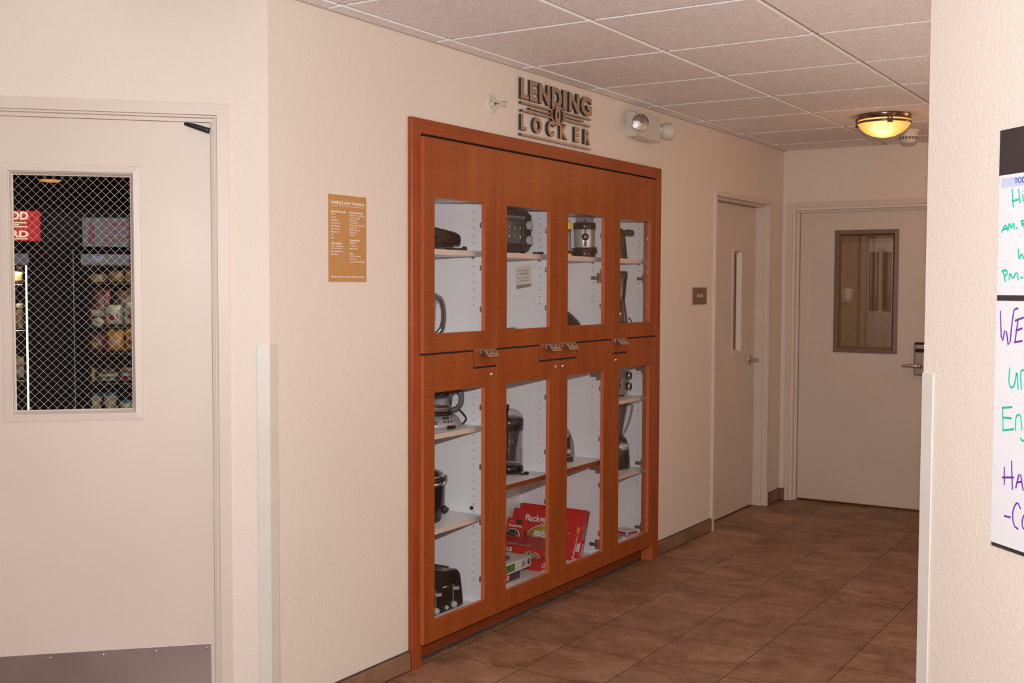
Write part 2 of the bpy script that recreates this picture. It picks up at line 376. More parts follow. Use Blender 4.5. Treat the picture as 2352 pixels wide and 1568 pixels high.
def textdata(body, bold=0, extrude=0, res=3, bevel=0, shear=0):
    c = bpy.data.curves.new('t', 'FONT'); c.body = body; c.offset = bold; c.extrude = extrude; c.resolution_u = res; c.size = 1; c.shear = shear
    c.bevel_depth = bevel; c.bevel_resolution = 0
    o = bpy.data.objects.new('t', c); me = bpy.data.meshes.new_from_object(o)
    vs = [tuple(v.co) for v in me.vertices]; fs = [list(p.vertices) for p in me.polygons]; ns = [p.normal.z for p in me.polygons]
    bpy.data.objects.remove(o); bpy.data.curves.remove(c); bpy.data.meshes.remove(me)
    return vs, fs, ns
def text(mb, body, u0, v0, h, n=0, w=None, mi=0, bold=0, T=None, depth=.0006, cap=.70, align='l', mirror=False, shear=0, fit=False):
    """writes body on the u-v plane, lower left at (u0, v0), cap height h, optionally squeezed to width w"""
    vs, fs, _ = textdata(body, bold, .5, 3, shear=shear)
    if not vs: return
    x0 = min(v[0] for v in vs); x1 = max(v[0] for v in vs)
    if fit: y0 = min(v[1] for v in vs); cap = max(v[1] for v in vs)-y0
    else: y0 = 0
    s = h/cap; sx = (w/(x1-x0)) if w else s; W = (x1-x0)*sx
    off = 0 if align == 'l' else (-W/2 if align == 'c' else -W)
    out = [((u0+off+((x1-v[0]) if mirror else (v[0]-x0))*sx), v0+(v[1]-y0)*s, n+(v[2]+.5)*depth) for v in vs]
    mb.add(out, fs, mi, False, T)

# ================================================================== ROOM SHELL
m = MB(); m.box((-5.2, -7.6, -.05), (4.6, LE+1.7, 0)); struct('floor', m, 'floor_tile')
# ceiling: grid plane with tegular tiles hanging 7 mm below it
XS = [.0851+.5922*k for k in range(-5, 8)]; YS = [-1.9552+.6096*k for k in range(-9, 9)]
m = MB(); m.box((-3.0, -7.5, H+.010), (4.5, LE+.02, H+.05)); ceil = struct('ceiling', m, 'grid_metal')
m = MB(); g = .0115
def inroom(x, y):
    return (0 < x < 2.01) or y < -2.2+min(0, 0)
for i in range(len(XS)-1):
    for j in range(len(YS)-1):
        x0, x1, y0, y1 = XS[i]+g, XS[i+1]-g, YS[j]+g, YS[j+1]-g
        if y0 > -2.75:
            x0 = max(x0, .012); x1 = min(x1, 2.0)
            y1 = min(y1, LE-.012)
        if x1-x0 < .02 or y1-y0 < .02: continue
        m.add([(x0,y0,H),(x1,y0,H),(x1,y1,H),(x0,y1,H)], [(0,3,2,1)], 0)
        m.add([(x0,y0,H),(x1,y0,H),(x1,y1,H),(x0,y1,H),(x0,y0,H+.010),(x1,y0,H+.010),(x1,y1,H+.010),(x0,y1,H+.010)],
              [(0,1,5,4),(1,2,6,5),(2,3,7,6),(3,0,4,7)], 1)
obj('ceiling_tiles', m, ['ceiling_tile', 'tile_edge'], ceil, merge=False)
m = MB(); m.box((0, -2.2, H-.001), (.018, LE, H+.007)); m.box((0, LE-.018, H-.001), (2.01, LE, H+.007)); struct('trim_1', m, 'mould_white')

# walls
def wallplate(name, T, us, vs, holes, t=.12, matn='wall'):
    xs = sorted(set(us+[h[0] for h in holes]+[h[1] for h in holes])); ys = sorted(set(vs+[h[2] for h in holes]+[h[3] for h in holes]))
    m = MB(); m.grid(xs, ys, lambda x, y: not any(h[0] < x < h[1] and h[2] < y < h[3] for h in holes), -t, 0)
    return struct(name, m, matn, T=T)
wallplate('wall_left', FW, [-2.2103, LE], [0, H+.007], [(-1.47, .65, 0, 2.035), (1.46, 2.37, 0, 1.975)])
wallplate('wall_angled_left', FL, [-3.3, 0], [0, H+.007], [(-1.10, -.165, 0, 1.96)])
wallplate('wall_angled_right', FR, [0, 3.0], [0, H+.007], [])
wallplate('wall_end', FE, [-.12, 2.13], [0, H+.007], [(.085, 1.035, 0, 1.955)])
m = MB(); m.box((2.010, -2.278, 0), (2.13, LE, H+.007)); struct('wall_right', m, 'wall')
m = MB(); m.box((-2.35, -7.55, 0), (-2.25, -4.40, H+.007)); struct('wall_lobby_left', m, 'wall')
m = MB(); m.box((4.13, -7.55, 0), (4.23, -4.30, H+.007)); struct('wall_lobby_right', m, 'wall')
m = MB(); m.box((-2.35, -7.6, 0), (4.23, -7.5, H+.007)); struct('wall_lobby_back', m, 'wall')

# corner guards: plastic angles wrapped round both corners
def guard(name, T, flip, label):
    m = MB(); t = .0035; L1 = .040
    c45, s45 = S2, S2
    # in wall coordinates: one leg on the wall face, the other turned 45 degrees round the corner
    o = -1 if not flip else 1
    a = [(0, t), (o*L1, t), (o*L1, 0), (0, 0)]
    bx, by = -o*L1*c45, -L1*s45
    b2 = [(0, 0), (bx, by), (bx-o*(-1)*t*s45*-1*-1, by+t*c45), (0, t)]
    nrm = (-o*s45, c45)
    b2 = [(0, 0), (bx, by), (bx+nrm[0]*t*(-1), by+nrm[1]*t), (0, t)]
    F = Matrix(((1,0,0,0),(0,0,1,.085),(0,1,0,0),(0,0,0,1)))
    m.prism(a, 0, 1.169, T=F); m.prism(b2, 0, 1.169, T=F)
    o_ = obj(name, m, 'guard', T=T, bevel=.0012); tag(o_, label, 'corner guard', 'corner guards'); return o_
guard('corner_guard', FL, False, 'pale plastic corner guard between the wired-glass door and the inventory plaque')
guard('corner_guard', FR, True, 'pale plastic corner guard on the wall end left of the whiteboard')

# tile baseboards
def base(name, T, a, b, ph=0):
    m = MB(); m.box((a, 0, 0), (b, .078, .005), 1); x = a
    e = a+ph if ph else a+.34
    while x < b-.004:
        e = min(e, b); m.box((x+.0015, .004, 0), (e-.0015, .072, .012), 0); x = e; e = x+.34
    struct(name, m, ['base_tile', 'grout'], T=T, bevel=.0015)
base('baseboard_left', FW, -2.18, -1.493, .28); base('baseboard_left', FW, .673, 1.436, .18); base('baseboard_left', FW, 2.394, LE-.012, .2)
base('baseboard_end', FE, .0, .035, .03); base('baseboard_end', FE, 1.085, 2.0, .2)
base('baseboard_angled_left', FL, -.12, -.042); base('baseboard_angled_left', FL, -3.2, -1.15); base('baseboard_angled_right', FR, .042, 2.9)
base('baseboard_right', frame((2.01, LE, 0), (0, -1, 0), (0, 0, 1), (-1, 0, 0)), .02, 4.85)
m = MB(); y = -1.42
pts = [(-.045, .6), (-.045, -1.43)]
while y < .6: pts.append((-.020+random.uniform(-.007, .007), y)); y += .06
m.prism(pts, 0, .004); struct('trim_2', m, 'grout')

# ================================================================== DOORS OF THE BUILDING
def wires(u0, v0, u1, v1, n, step, r):
    m = MB(); w_, h_ = u1-u0, v1-v0
    k = -h_
    def seg(p, q):
        d = Vector((q[0]-p[0], q[1]-p[1])); L = d.length
        if L < .002: return
        d /= L; a = (-d.y*r, d.x*r)
        m.add([(p[0]+a[0], p[1]+a[1], n), (p[0]-a[0], p[1]-a[1], n), (q[0]-a[0], q[1]-a[1], n), (q[0]+a[0], q[1]+a[1], n),
               (p[0], p[1], n+r), (q[0], q[1], n+r)], [(0,1,2,3),(0,4,5,3),(1,2,5,4),(0,4,1),(3,2,5)])
    while k < w_:
        a0, a1 = max(0, k), min(w_, k+h_)
        if a1 > a0:
            seg((u0+a0, v0+a0-k), (u0+a1, v0+a1-k)); seg((u0+a0, v1-(a0-k)), (u0+a1, v1-(a1-k)))
        k += step
    return m

# ---- door 1: wired-glass door on the angled wall
d1 = thing('door_1', None, None, FL, kind='structure')
m = MB(); m.ring(-1.145, 0, -.121, 2.001, [(0, -.008), (0, .012), (.036, .012), (.0365, .001), (.043, 0), (.0435, -.014), (.055, -.016), (.0555, -.10), (.036, -.11)], u=True)
obj('door_frame', m, 'door_paint', d1, bevel=.001)
m = MB(); du0, du1 = -1.089, -.1764; hu0, hu1, hv0, hv1 = -.765, -.412, 1.045, 1.780
m.grid([du0, hu0, hu1, du1], [.008, hv0, hv1, 1.9455], lambda x, y: not (hu0 < x < hu1 and hv0 < y < hv1), -.066, -.022)
leaf = obj('door_leaf', m, 'door_paint', d1, bevel=.0015)
m = MB(); m.ring(-.792, 1.021, -.3865, 1.806, [(0, -.023), (.0005, -.019), (.022, -.017), (.031, -.038), (.034, -.04), (.034, -.046), (.026, -.046)])
obj('window_frame', m, 'door_paint', leaf, bevel=.0008)
m = MB(); m.box((hu0, hv0, -.047), (hu1, hv1, -.041)); obj('glass_pane', m, 'glass', leaf)
obj('wire_mesh', wires(-.760, 1.052, -.417, 1.774, -.0405, .0252, .00042), 'wire', leaf, merge=False)
m = MB(); m.box((-1.08, .03, -.022), (-.189, .300, -.0200))
kp = obj('kick_plate', m, 'steel_kick', d1, bevel=.0006)
m = MB()
for k in range(6):
    uu_ = -.201-.1565*k; m.lathe([(0, .0022), (.0028, .0016), (.004, 0)], 12, T=TR(uu_, .286, -.0200))
obj('screw', m, 'chrome', kp)
m = MB(); m.tube([(-.262, 1.942, -.03), (-.23, 1.934, -.012), (-.178, 1.918, -.004)], [.004, .0075, .009], 8, flat=.7)
obj('closer_arm', m, 'plastic_satin', d1)

# ---- door 2: sales office door in the hallway wall
d2 = thing('door_2', None, None, FW, kind='structure')
m = MB(); m.ring(1.4375, 0, 2.393, 2.001, [(0, -.008), (0, .015), (.026, .015), (.0262, -.022), (.034, -.0225), (.040, -.024), (.0405, -.125), (.026, -.13)], u=True)
obj('door_frame', m, 'door_paint', d2, bevel=.001)
m = MB(); m.grid([1.480, 1.962, 2.095, 2.350], [.010, 1.035, 1.665, 1.958], lambda x, y: not (1.962 < x < 2.095 and 1.035 < y < 1.665), -.122, -.078)
leaf = obj('door_leaf', m, 'door_paint', d2, bevel=.0015)
m = MB(); m.ring(1.938, 1.006, 2.120, 1.692, [(0, -.079), (.0005, -.074), (.024, -.073), (.038, -.100), (.038, -.106), (.026, -.106)])
obj('window_frame', m, 'door_paint', leaf, bevel=.0008)
m = MB(); m.box((1.962, 1.035, -.109), (2.095, 1.665, -.104)); obj('glass_pane', m, 'glass_tint', leaf)
m = MB(); vs = []; fs = []
for i in range(41):
    x = 1.962+.133*i/40; dz = -.1135+.0022*math.sin(i*1.6); vs += [(x, 1.036, dz), (x, 1.664, dz), ]
for i in range(40): fs.append((2*i, 2*i+2, 2*i+3, 2*i+1))
m.add(vs, fs); obj('window_blind', m, 'curtain', leaf, merge=False)
def lever(parent, T, length, dirn):
    m = MB(); m.lathe([(0, .006), (.028, .006), (.033, .003), (.034, 0)], 28); m.lathe([(.011, .005), (.011, .034), (.013, .046), (.010, .052), (0, .053)], 20)
    h = obj('door_handle', m, 'nickel', parent, T=T)
    m = MB(); m.tube([(0, 0, .045), (dirn*length*.3, .002, .048), (dirn*length*.7, .001, .050), (dirn*length, -.002, .047)], [.0115, .011, .0095, .008], 12, flat=.6)
    obj('lever', m, 'nickel', h)
lever(leaf, TR(2.285, .968, -.078), .105, -1)

# ---- door 3: door with the bronze-framed window, end wall
d3 = thing('door_3', None, None, FE, kind='structure')
m = MB(); m.ring(.036, 0, 1.085, 2.004, [(0, -.008), (0, .012), (.033, .012), (.0335, -.008), (.046, -.010), (.0465, -.040), (.066, -.042), (.0665, -.11), (.05, -.12)], u=True)
obj('door_frame', m, 'door_paint', d3, bevel=.001)
m = MB(); m.grid([.105, .365, .735, 1.016], [.014, 1.035, 1.795, 1.938], lambda x, y: not (.365 < x < .735 and 1.035 < y < 1.795), -.100, -.056)
leaf = obj('door_leaf', m, 'door_paint', d3, bevel=.0015)
m = MB(); m.ring(.338, 1.012, .752, 1.818, [(0, -.057), (0, -.049), (.026, -.047), (.034, -.062), (.040, -.070), (.040, -.078), (.028, -.078)])
obj('window_frame', m, 'bronze_frame', leaf, bevel=.001)
m = MB(); m.box((.365, 1.035, -.081), (.735, 1.795, -.075)); obj('glass_pane', m, 'glass_tint', leaf)
obj('wire_mesh', wires(.372, 1.044, .728, 1.786, -.0745, .0258, .00055), 'wire_dark', leaf, merge=False)
m = MB(); m.grid([.862, .934], [.880, 1.092], lambda x, y: True, -.056, -.032)
lk = obj('lock_case', m, 'hinge_steel', leaf, bevel=.010, seg=4)
m = MB(); m.box((.868, 1.078, -.034), (.928, 1.0935, -.026)); m.box((.871, 1.028, -.033), (.926, 1.052, -.0305)); obj('card_reader', m, 'plastic_black', lk, bevel=.002)
m = MB(); m.lathe([(.016, .0), (.016, .012), (.012, .02), (.012, .045), (.010, .05), (0, .051)], 20, T=TR(.905, .942, -.034))
m.tube([(.905, .942, .008), (.87, .944, .012), (.83, .943, .012), (.800, .941, .008)], [.012, .0115, .010, .008], 12, flat=.6); obj('lever', m, 'nickel', lk)
m = MB(); m.box((.16, .985, -.0562), (.166, 1.63, -.0552)); obj('paint_mark', m, 'guard', leaf)
# corridor behind it
wallplate('wall_corridor_back', frame((0, LE+1.60, 0), (1, 0, 0), (0, 0, 1), (0, -1, 0)), [-.7, 1.8], [0, H], [], .08, 'wall_corridor')
m = MB(); m.box((-.78, LE+.12, 0), (-.70, LE+1.6, H)); m.box((1.80, LE+.12, 0), (1.88, LE+1.6, H)); m.box((-.78, LE+.12, H), (1.88, LE+1.6, H+.05)); struct('wall_corridor_side', m, 'wall_corridor')
area('corridor_light', (.9, LE+.75, 2.30), (.5, LE+.9, 0), .3, .3, 7.0, (1, .66, .40))
FC = frame((0, LE+1.59, 0), (1, 0, 0), (0, 0, 1), (0, -1, 0))
d4 = thing('door_4', None, None, FC, kind='structure')
m = MB(); m.ring(.095, 0, .88, 1.88, [(0, -.005), (0, .02), (.045, .02), (.05, -.01)], u=True); obj('door_frame', m, 'box_tan', d4)
m = MB(); m.box((.145, .01, 0), (.83, 1.83, .012)); lf = obj('door_leaf', m, 'door_white', d4)
m = MB()
for a in (.165, .265, .46, .60): m.box((a, 1.26, .012), (a+.07, 1.72, .0155))
obj('door_panel', m, 'panel_tan', lf, bevel=.003)
sw = obj('light_switch', MB().box((-.052, 1.322, 0), (.006, 1.425, .008)), 'plastic_white', T=FC, bevel=.003)
tag(sw, 'white wall switch seen through the bronze-framed window at the hallway end', 'light switch')
obj('toggle', MB().box((-.032, 1.360, .008), (-.014, 1.388, .014)), 'guard', sw)

# ================================================================== THE DISPLAY CABINETS
XF, XB = .036, .017         # door front, door back
DY = [(-1.443, -.9445), (-.9415, -.4325), (-.4295, .0865), (.0895, .580)]
OP = [(-1.374, -1.029), (-.868, -.513), (-.354, .003), (.163, .512)]
NOTCH = [(-1.110, 'r'), (-.597, 'r'), (-.2735, 'l'), (.2425, 'l')]
US = (1.261, 1.772); LS = (.166, 1.037)
ct = obj('cabinet_trim', MB(FW).ring(-1.492, 0, .6720, 2.0590, [(0, -.004), (0, .0175), (.002, .020), (.055, .020), (.055, -.012), (.01, -.012)], u=True), ['wood_trim', 'wood_trim_h'], bevel=.0012)
for p in ct.data.polygons:      # the head runs horizontally, the sides vertically
    if p.center.z > 1.99 and all(ct.data.vertices[v].co.z > 1.9 for v in p.vertices): p.material_index = 1
tag(ct, 'reddish mitred wood trim framing the built-in lending cabinets', 'trim')

def cab(name, label, y0, y1, parts, doors, shelves_, sides, deck=None):
    """parts: inner side faces; sides: list of (face_y_left, face_y_right) compartments"""
    t = thing(name, label, 'cabinet', (0, y0, 0), 'built-in lending cabinets'); T0 = TR(0, -y0, 0)
    m = MB(T0); D = -.485
    zf, zu, zt, z0, z1 = .125, 1.238, 1.785, .085, 1.803
    # top, upper floor, lower top, bottom
    for (a, b) in ((zt, z1), (1.205, zu), (1.044, 1.060), (z0, zf)): m.box((D, y0+.001, a), (-.004 if a != z0 else .010, y1-.001, b))
    m.box((D-.008, y0, z0), (D, y1, z1))
    for (a, b, za, zb) in parts: m.box((D, a, za), (.012, b, zb))
    # rail closing the gap between the two boxes, near-black as the gap's shade
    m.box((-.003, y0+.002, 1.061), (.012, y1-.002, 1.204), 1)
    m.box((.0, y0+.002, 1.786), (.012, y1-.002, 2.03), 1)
    # shelf-pin holes
    for fy, d, za, zb in sides:
        for hx in (-.072, -.40):
            z = 1.776
            while z > .2:
                if za < z < zb and not 1.03 < z < 1.335:
                    m.lathe([(.0026, 0), (0, 0)], 8, 2, T=TR(hx, fy+d*.0006, z) @ RX(90), smooth=False)
                z -= .0318
    obj('carcass', m, ['cabinet_white', 'gap_shade', 'hole_dark'], t, merge=False)
    for (a, b, z, h, wood, x1) in shelves_:
        m = MB(T0); m.box((D+.004, a+.001, z-h), (x1-.002, b-.001, z)); m.box((x1-.002, a+.001, z-h), (x1, b-.001, z), 1)
        sh = obj('shelf', m, ['cabinet_white', 'wood_kick' if wood else 'shelf_edge'], t)
        if not wood:
            for yy, d in ((a, 1), (b, -1)):
                for hx in (-.072, -.40):
                    m = MB(T0); m.cyl((hx, yy, z-h-.004), (hx, yy+d*.012, z-h-.004), .0042, seg=10)
                    obj('shelf_pin', m, 'hinge_steel', sh)
    m = MB(T0); m.box((-.065, y0+.002, .0), (-.045, y1-.0035, .084)); obj('toe_kick', m, 'wood_kick', t)
    for i in doors:
        ya, yb = DY[i]; oa, ob = OP[i]; ny, side = NOTCH[i]
        if side == 'r': inn = lambda y, c=.002: y > ny+c
        else: inn = lambda y, c=.002: y < ny-c
        FWl = TR(0, -y0, 0) @ FW
        # upper leaf
        m = MB(FWl)
        m.grid(sorted({ya, yb, oa, ob, ny}), [1.1195, 1.1880, US[0], US[1], 1.992],
               lambda y, z: (z > 1.1880 or (y > ny if side == 'r' else y < ny)) and not (oa < y < ob and US[0] < z < US[1]), XB, XF, 0, mi_side=1)
        up = obj('upper_door', m, ['wood_door', 'wood_edge'], t, bevel=.0009, seg=1)
        m = MB(FWl); nn = ny-.0055 if side == 'r' else ny+.0055
        m.grid(sorted({ya, yb, oa, ob, nn}), [.088, LS[0], LS[1], 1.1120, 1.1805],
               lambda y, z: (z < 1.1120 or (y < nn if side == 'r' else y > nn)) and not (oa < y < ob and LS[0] < z < LS[1]), XB, XF, 0, mi_side=1)
        lo = obj('lower_door', m, ['wood_door', 'wood_edge'], t, bevel=.0009, seg=1)
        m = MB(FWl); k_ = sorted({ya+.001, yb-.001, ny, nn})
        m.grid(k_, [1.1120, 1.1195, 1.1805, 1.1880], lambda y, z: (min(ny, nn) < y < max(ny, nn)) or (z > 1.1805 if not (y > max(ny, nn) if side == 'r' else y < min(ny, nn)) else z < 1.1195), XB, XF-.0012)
        obj('gap_shade_strip', m, 'gap_shade', lo)  # dark strip set into the gap between the leaves to paint its shade
        for dr, (za, zb), clips in ((up, US, (1.686, 1.515, 1.349)), (lo, LS, (.952, .709, .484, .249))):
            m = MB(FWl); m.box((oa-.008, za-.008, .0178), (ob+.008, zb+.008, .0208)); obj('glass_pane', m, 'glass', dr)
            for z in clips:
                obj('glass_clip', MB(FWl).box((ob-.0005, z-.009, .009), (ob+.010, z+.009, .0175)), 'hinge_steel', dr, bevel=.001)
                obj('glass_clip', MB(FWl).box((oa-.010, z-.009, .009), (oa+.0005, z+.009, .0175)), 'hinge_steel', dr, bevel=.001)
        # pull handle on the tab of the upper leaf
        ha, hb = {0: (-1.062, -.985), 1: (-.548, -.470), 2: (-.399, -.318), 3: (.115, .196)}[i]
        prof = [(XF, 1.188), (XF+.003, 1.190), (XF+.010, 1.1895), (XF+.018, 1.186), (XF+.026, 1.178), (XF+.032, 1.168), (XF+.038, 1.162),
                (XF+.040, 1.158), (XF+.0375, 1.1575), (XF+.030, 1.164), (XF+.023, 1.174), (XF+.015, 1.182), (XF+.006, 1.1855), (XF+.004, 1.183), (XF+.0035, 1.168), (XF, 1.168)]
        m = MB(T0); F = Matrix(((1,0,0,0),(0,0,1,0),(0,1,0,0),(0,0,0,1)))
        m.prism(prof, ha, hb, T=F, smooth=False)
        for q in (.22, .72):
            yy = ha+(hb-ha)*q; m.box((XF+.0242, yy, 1.172), (XF+.031, yy+.004, 1.180), 1)
        obj('handle', m, ['nickel', 'hole_dark'], up, bevel=.0007)
        ly = {0: -.985, 1: -.462, 2: -.399, 3: .124}[i]
        m = MB(FWl); m.lathe([(0, .005), (.0065, .005), (.0085, .003), (.009, 0)], 20, T=TR(ly, 1.0825, XF)); m.box((ly-.0008, 1.0785, XF+.0048), (ly+.0008, 1.0865, XF+.0054), 1)
        obj('lock', m, ['chrome', 'hole_dark'], lo)
        # concealed hinges
        hs = {0: (.17, .56, 1.0, 1.30, 1.48, 1.74), 1: (.17, .56, 1.0, 1.30, 1.48, 1.74), 2: (.172, .548, 1.006, 1.482, 1.86), 3: (.167, .508, 1.006, 1.482, 1.86)}[i]
        for z in hs:
            if z > 1.8: continue
            fy, d = ((parts[0][1], 1) if i == 0 else (-.9235, 1)) if side == 'r' else ((.09, -1) if i == 2 else (.598, -1))
            if i == 1 and z < .6: fy = -.9235
            m = MB(T0)
            m.box((-.050, fy, z-.024), (-.020, fy+d*.006, z+.024)); m.box((-.079, fy, z-.008), (.004, fy+d*.012, z+.008))
            m.box((.004, fy+d*.002, z-.018), (.016, fy+d*.03, z+.018))
            for zz in (-.016, .016): m.lathe([(0, .0015), (.0032, .001), (.0038, 0)], 10, 1, T=TR(-.035, fy+d*.006, z+zz) @ RX(-90*d))
            m.lathe([(0, .0015), (.003, .001), (.0035, 0)], 10, 1, T=TR(-.030, fy+d*.012, z) @ RX(-90*d))
            obj('hinge', m, ['hinge_steel', 'chrome'], up if z > 1.1 else lo, bevel=.0008, seg=1)
    return t
zfull = (.085, 1.803)
ca = cab('display_cabinet', 'left built-in wood cabinet holding the black toaster, slow cooker and coffee maker', -1.435, -.9430,
         [(-1.434, -1.418, *zfull), (-.952, -.9445, *zfull)], [0],
         [(-1.418, -.952, 1.582, .021, 0, -.02), (-1.418, -.952, .866, .019, 0, -.02), (-1.418, -.952, .496, .021, 0, -.02)],
         [(-.952, -1, .08, 1.8), (-1.418, 1, .08, 1.8)])
cb = cab('display_cabinet', 'double-width middle built-in wood cabinet holding red board game boxes', -.9430, .0898,
         [(-.9415, -.925, *zfull), (-.420, -.4035, .599, 1.803), (.0875, .0890, *zfull)], [1, 2],
         [(-.925, -.420, 1.582, .021, 0, -.02), (-.4035, .087, 1.582, .021, 0, -.02), (-.925, .0875, .599, .019, 1, .0)],
         [(-.420, -1, .65, 1.8), (-.925, 1, .1, 1.8), (.0875, -1, .70, 1.8), (-.4035, 1, .65, 1.8)])
cc = cab('display_cabinet', 'right built-in wood cabinet holding the jar blender and card game boxes', .0906, .616,
         [(.0915, .106, *zfull), (.598, .6145, *zfull)], [3],
         [(.106, .598, 1.582, .021, 0, -.02), (.106, .598, .867, .019, 0, -.02), (.106, .598, .486, .019, 0, -.02)],
         [(.598, -1, .08, 1.8), (.106, 1, .08, 1.8)])
# filler stile at the right end, down to the floor
obj('filler_stile', MB(TR(0, -.0906, 0)).box((-.040, .584, 0), (.016, .6155, 1.990)), 'wood_edge', cc, bevel=.001)
# the black knob screwed to the side by the middle shelf of the left cabinet
kn = obj('black_knob', MB().lathe([(0, .016), (.006, .0155), (.0085, .010), (.007, .005), (.004, 0)], 16, T=TR(-.075, -.952, .520) @ RX(90)), 'plastic_satin')
tag(kn, 'small round black knob on the white side above the slow cooker shelf', 'knob')
nt_ = obj('notice_label', MB().box((-.060, -.040, 0), (.060, .040, .0003)), 'paper', T=FW @ TR(-.704, 1.488, .0165) @ RZ(3.5))
m = MB()
for s_, v, h, ww in (('Looking for', .016, .009, .090), ('something?', .003, .009, .066), ('Please ask for items', -.014, .006, .104), ('at the front desk.', -.026, .006, .068)):
    text(m, s_, 0, v, h, .0003, w=ww, align='c', bold=.01, depth=.0003)
obj('lettering', m, 'plastic_grey', nt_, merge=False)
tag(nt_, 'small square paper notice stuck inside the glass below the toaster oven shelf', 'notice')

# ================================================================== THINGS ON THE HALLWAY WALL
# inventory plaque
T = FW @ TR(-1.9315, 1.4535, 0)
pl = obj('inventory_plaque', MB().box((0, 0, 0), (.1965, .2935, .004)), 'sign_ochre', T=T, bevel=.0006)
tag(pl, 'ochre plaque lettered Lending Locker Inventory left of the cabinets', 'sign')
m = MB(); Z = .004; W_ = .1965; Hh = .2935
def pl_t(s_, px, py, h, w=None, bold=0): text(m, s_, px, py, h, Z, w=w, bold=bold, depth=.0003)
pl_t('Lending Locker Inventory', .012, .2625, .0130, .173, .008); m.box((.012, .2555, Z), (.185, .2567, Z+.0003))
L_ = [('Business/Office Supplies', .2350, 1), ('Stapler', .2255, 0), ('Scissors', .2155, 0), ('Highlighters', .2055, 0), ('Colored Markers', .1955, 0), ('Tape Dispenser', .1855, 0),
      ('Sharpie Markers', .1755, 0), ('Ethernet Cord', .1655, 0), ('Pens', .1555, 0), ('Paper', .1455, 0), ("DVD's and Books", .1275, 1), ('Action, Comedy, and', .1180, 0), ('   Romance Movies', .1105, 0), ('Kid Friendly Movies', .1000, 0), ('Board Games', .0905, 0)]
R_ = [('Kitchen and Cookware', .2350, 1), ('George Foreman Grills (2)', .2255, 0), ('Toaster Ovens (2)', .2170, 0), ('Blenders (2)', .2085, 0), ('Crock Pots (2)', .2000, 0), ('10-cup Coffee Brewers (2)', .1915, 0),
      ('Juicers (2)', .1830, 0), ('Waffle Irons (2)', .1745, 0), ('Steak Knives', .1660, 0), ('Corkscrew', .1575, 0), ('Household Items', .1405, 1), ('Umbrellas', .1315, 0), ('Ice Scraper', .1215, 0), ('Jumper Cables', .1115, 0),
      ('Games', .0950, 1), ('Chess, Board Games', .0860, 0), ('Card Games', .0765, 0), ('Games for the Whole Family', .0665, 0)]
for x, LL, mx in ((.010, L_, .078), (.106, R_, .080)):
    for s_, y, b in LL:
        wd = min(mx, len(s_.strip())*.00325*(1.08 if b else 1)); xo = x+(.006 if s_[0] == ' ' else 0)
        pl_t(s_.strip(), xo, y, .0050, wd, .025 if b else .006)
        if b: m.box((x, y-.0018, Z), (x+wd, y-.0012, Z+.0003))
pl_t('Please see front desk to check-out items', .010, .0135, .0078, .174)
obj('lettering', m, 'ink_white', pl, merge=False)

# raised metal LENDING LOCKER letters
T = FW
sg = thing('wall_lettering', 'raised bronze metal letters reading Lending Locker above the cabinet trim', 'sign', FW @ TR(-.42, 2.20, 0))
To = TR(.42, -2.20, 0)
def glyph(name, ch, a, b, v0, v1, bold=.045):
    vs, fs, ns = textdata(ch, bold, .5, 6)
    x0 = min(v[0] for v in vs); x1 = max(v[0] for v in vs); y0 = min(v[1] for v in vs); y1 = max(v[1] for v in vs)
    m = MB(To); out = [(a+(v[0]-x0)/(x1-x0)*(b-a), v0+(v[1]-y0)/(y1-y0)*(v1-v0), .003+(v[2]+.5)*.014) for v in vs]
    for i, f in enumerate(fs): m.add(out, [f], 0 if abs(ns[i]) > .9 and sum(out[j][2] for j in f)/len(f) > .016 else 1)
    obj(name, m, ['letter_face', 'letter_side'], sg, bevel=.0008, seg=1)
for ch, a, b in (('L', -.728, -.668), ('E', -.654, -.592), ('N', -.578, -.487), ('D', -.470, -.383), ('I', -.369, -.336), ('N', -.316, -.220), ('G', -.203, -.101)):
    glyph('letter_'+ch.lower(), ch, a, b, 2.231, 2.319)
for ch, a, b in (('L', -.727, -.683), ('O', -.630, -.555), ('C', -.507, -.449), ('K', -.396, -.327), ('E', -.262, -.218), ('R', -.171, -.110)):
    glyph('letter_'+ch.lower(), ch, a, b, 2.100, 2.168)
for n_, (a, b, va, vb) in (('bar', (-.728, -.462, 2.2105, 2.2195)), ('bar', (-.374, -.108, 2.2145, 2.2225)), ('bar', (-.660, -.470, 2.1940, 2.2015)), ('bar', (-.368, -.178, 2.1985, 2.2065)),
                       ('bar', (-.723, -.462, 2.1780, 2.1865)), ('bar', (-.372, -.111, 2.1825, 2.1910)), ('underline', (-.729, -.108, 2.0770, 2.0855))):
    m = MB(To); m.box((a, va, .003), (b, vb, .0165), 1); m.box((a, va, .0165), (b, vb, .0170), 0); obj(n_, m, ['letter_face', 'letter_side'], sg)
def annulus(cx, cy, a, b, ia, ib, n0, n1):
    m = MB(To); k = 40; vs = []
    for n in (n0, n1):
        for (p, q) in ((a, b), (ia, ib)):
            vs += [(cx+p*math.cos(2*PI*i/k), cy+q*math.sin(2*PI*i/k), n) for i in range(k)]
    I = lambda n, r, i: n*2*k+r*k+i % k
    m.add(vs, [(I(1,0,i), I(1,0,i+1), I(1,1,i+1), I(1,1,i)) for i in range(k)], 0)
    m.add(vs, [(I(0,0,i), I(0,0,i+1), I(1,0,i+1), I(1,0,i)) for i in range(k)]+[(I(0,1,i), I(0,1,i+1), I(1,1,i+1), I(1,1,i)) for i in range(k)], 1)
    return m
obj('emblem_ring', annulus(-.420, 2.199, .060, .046, .046, .036, .003, .0170), ['letter_face', 'letter_side'], sg)
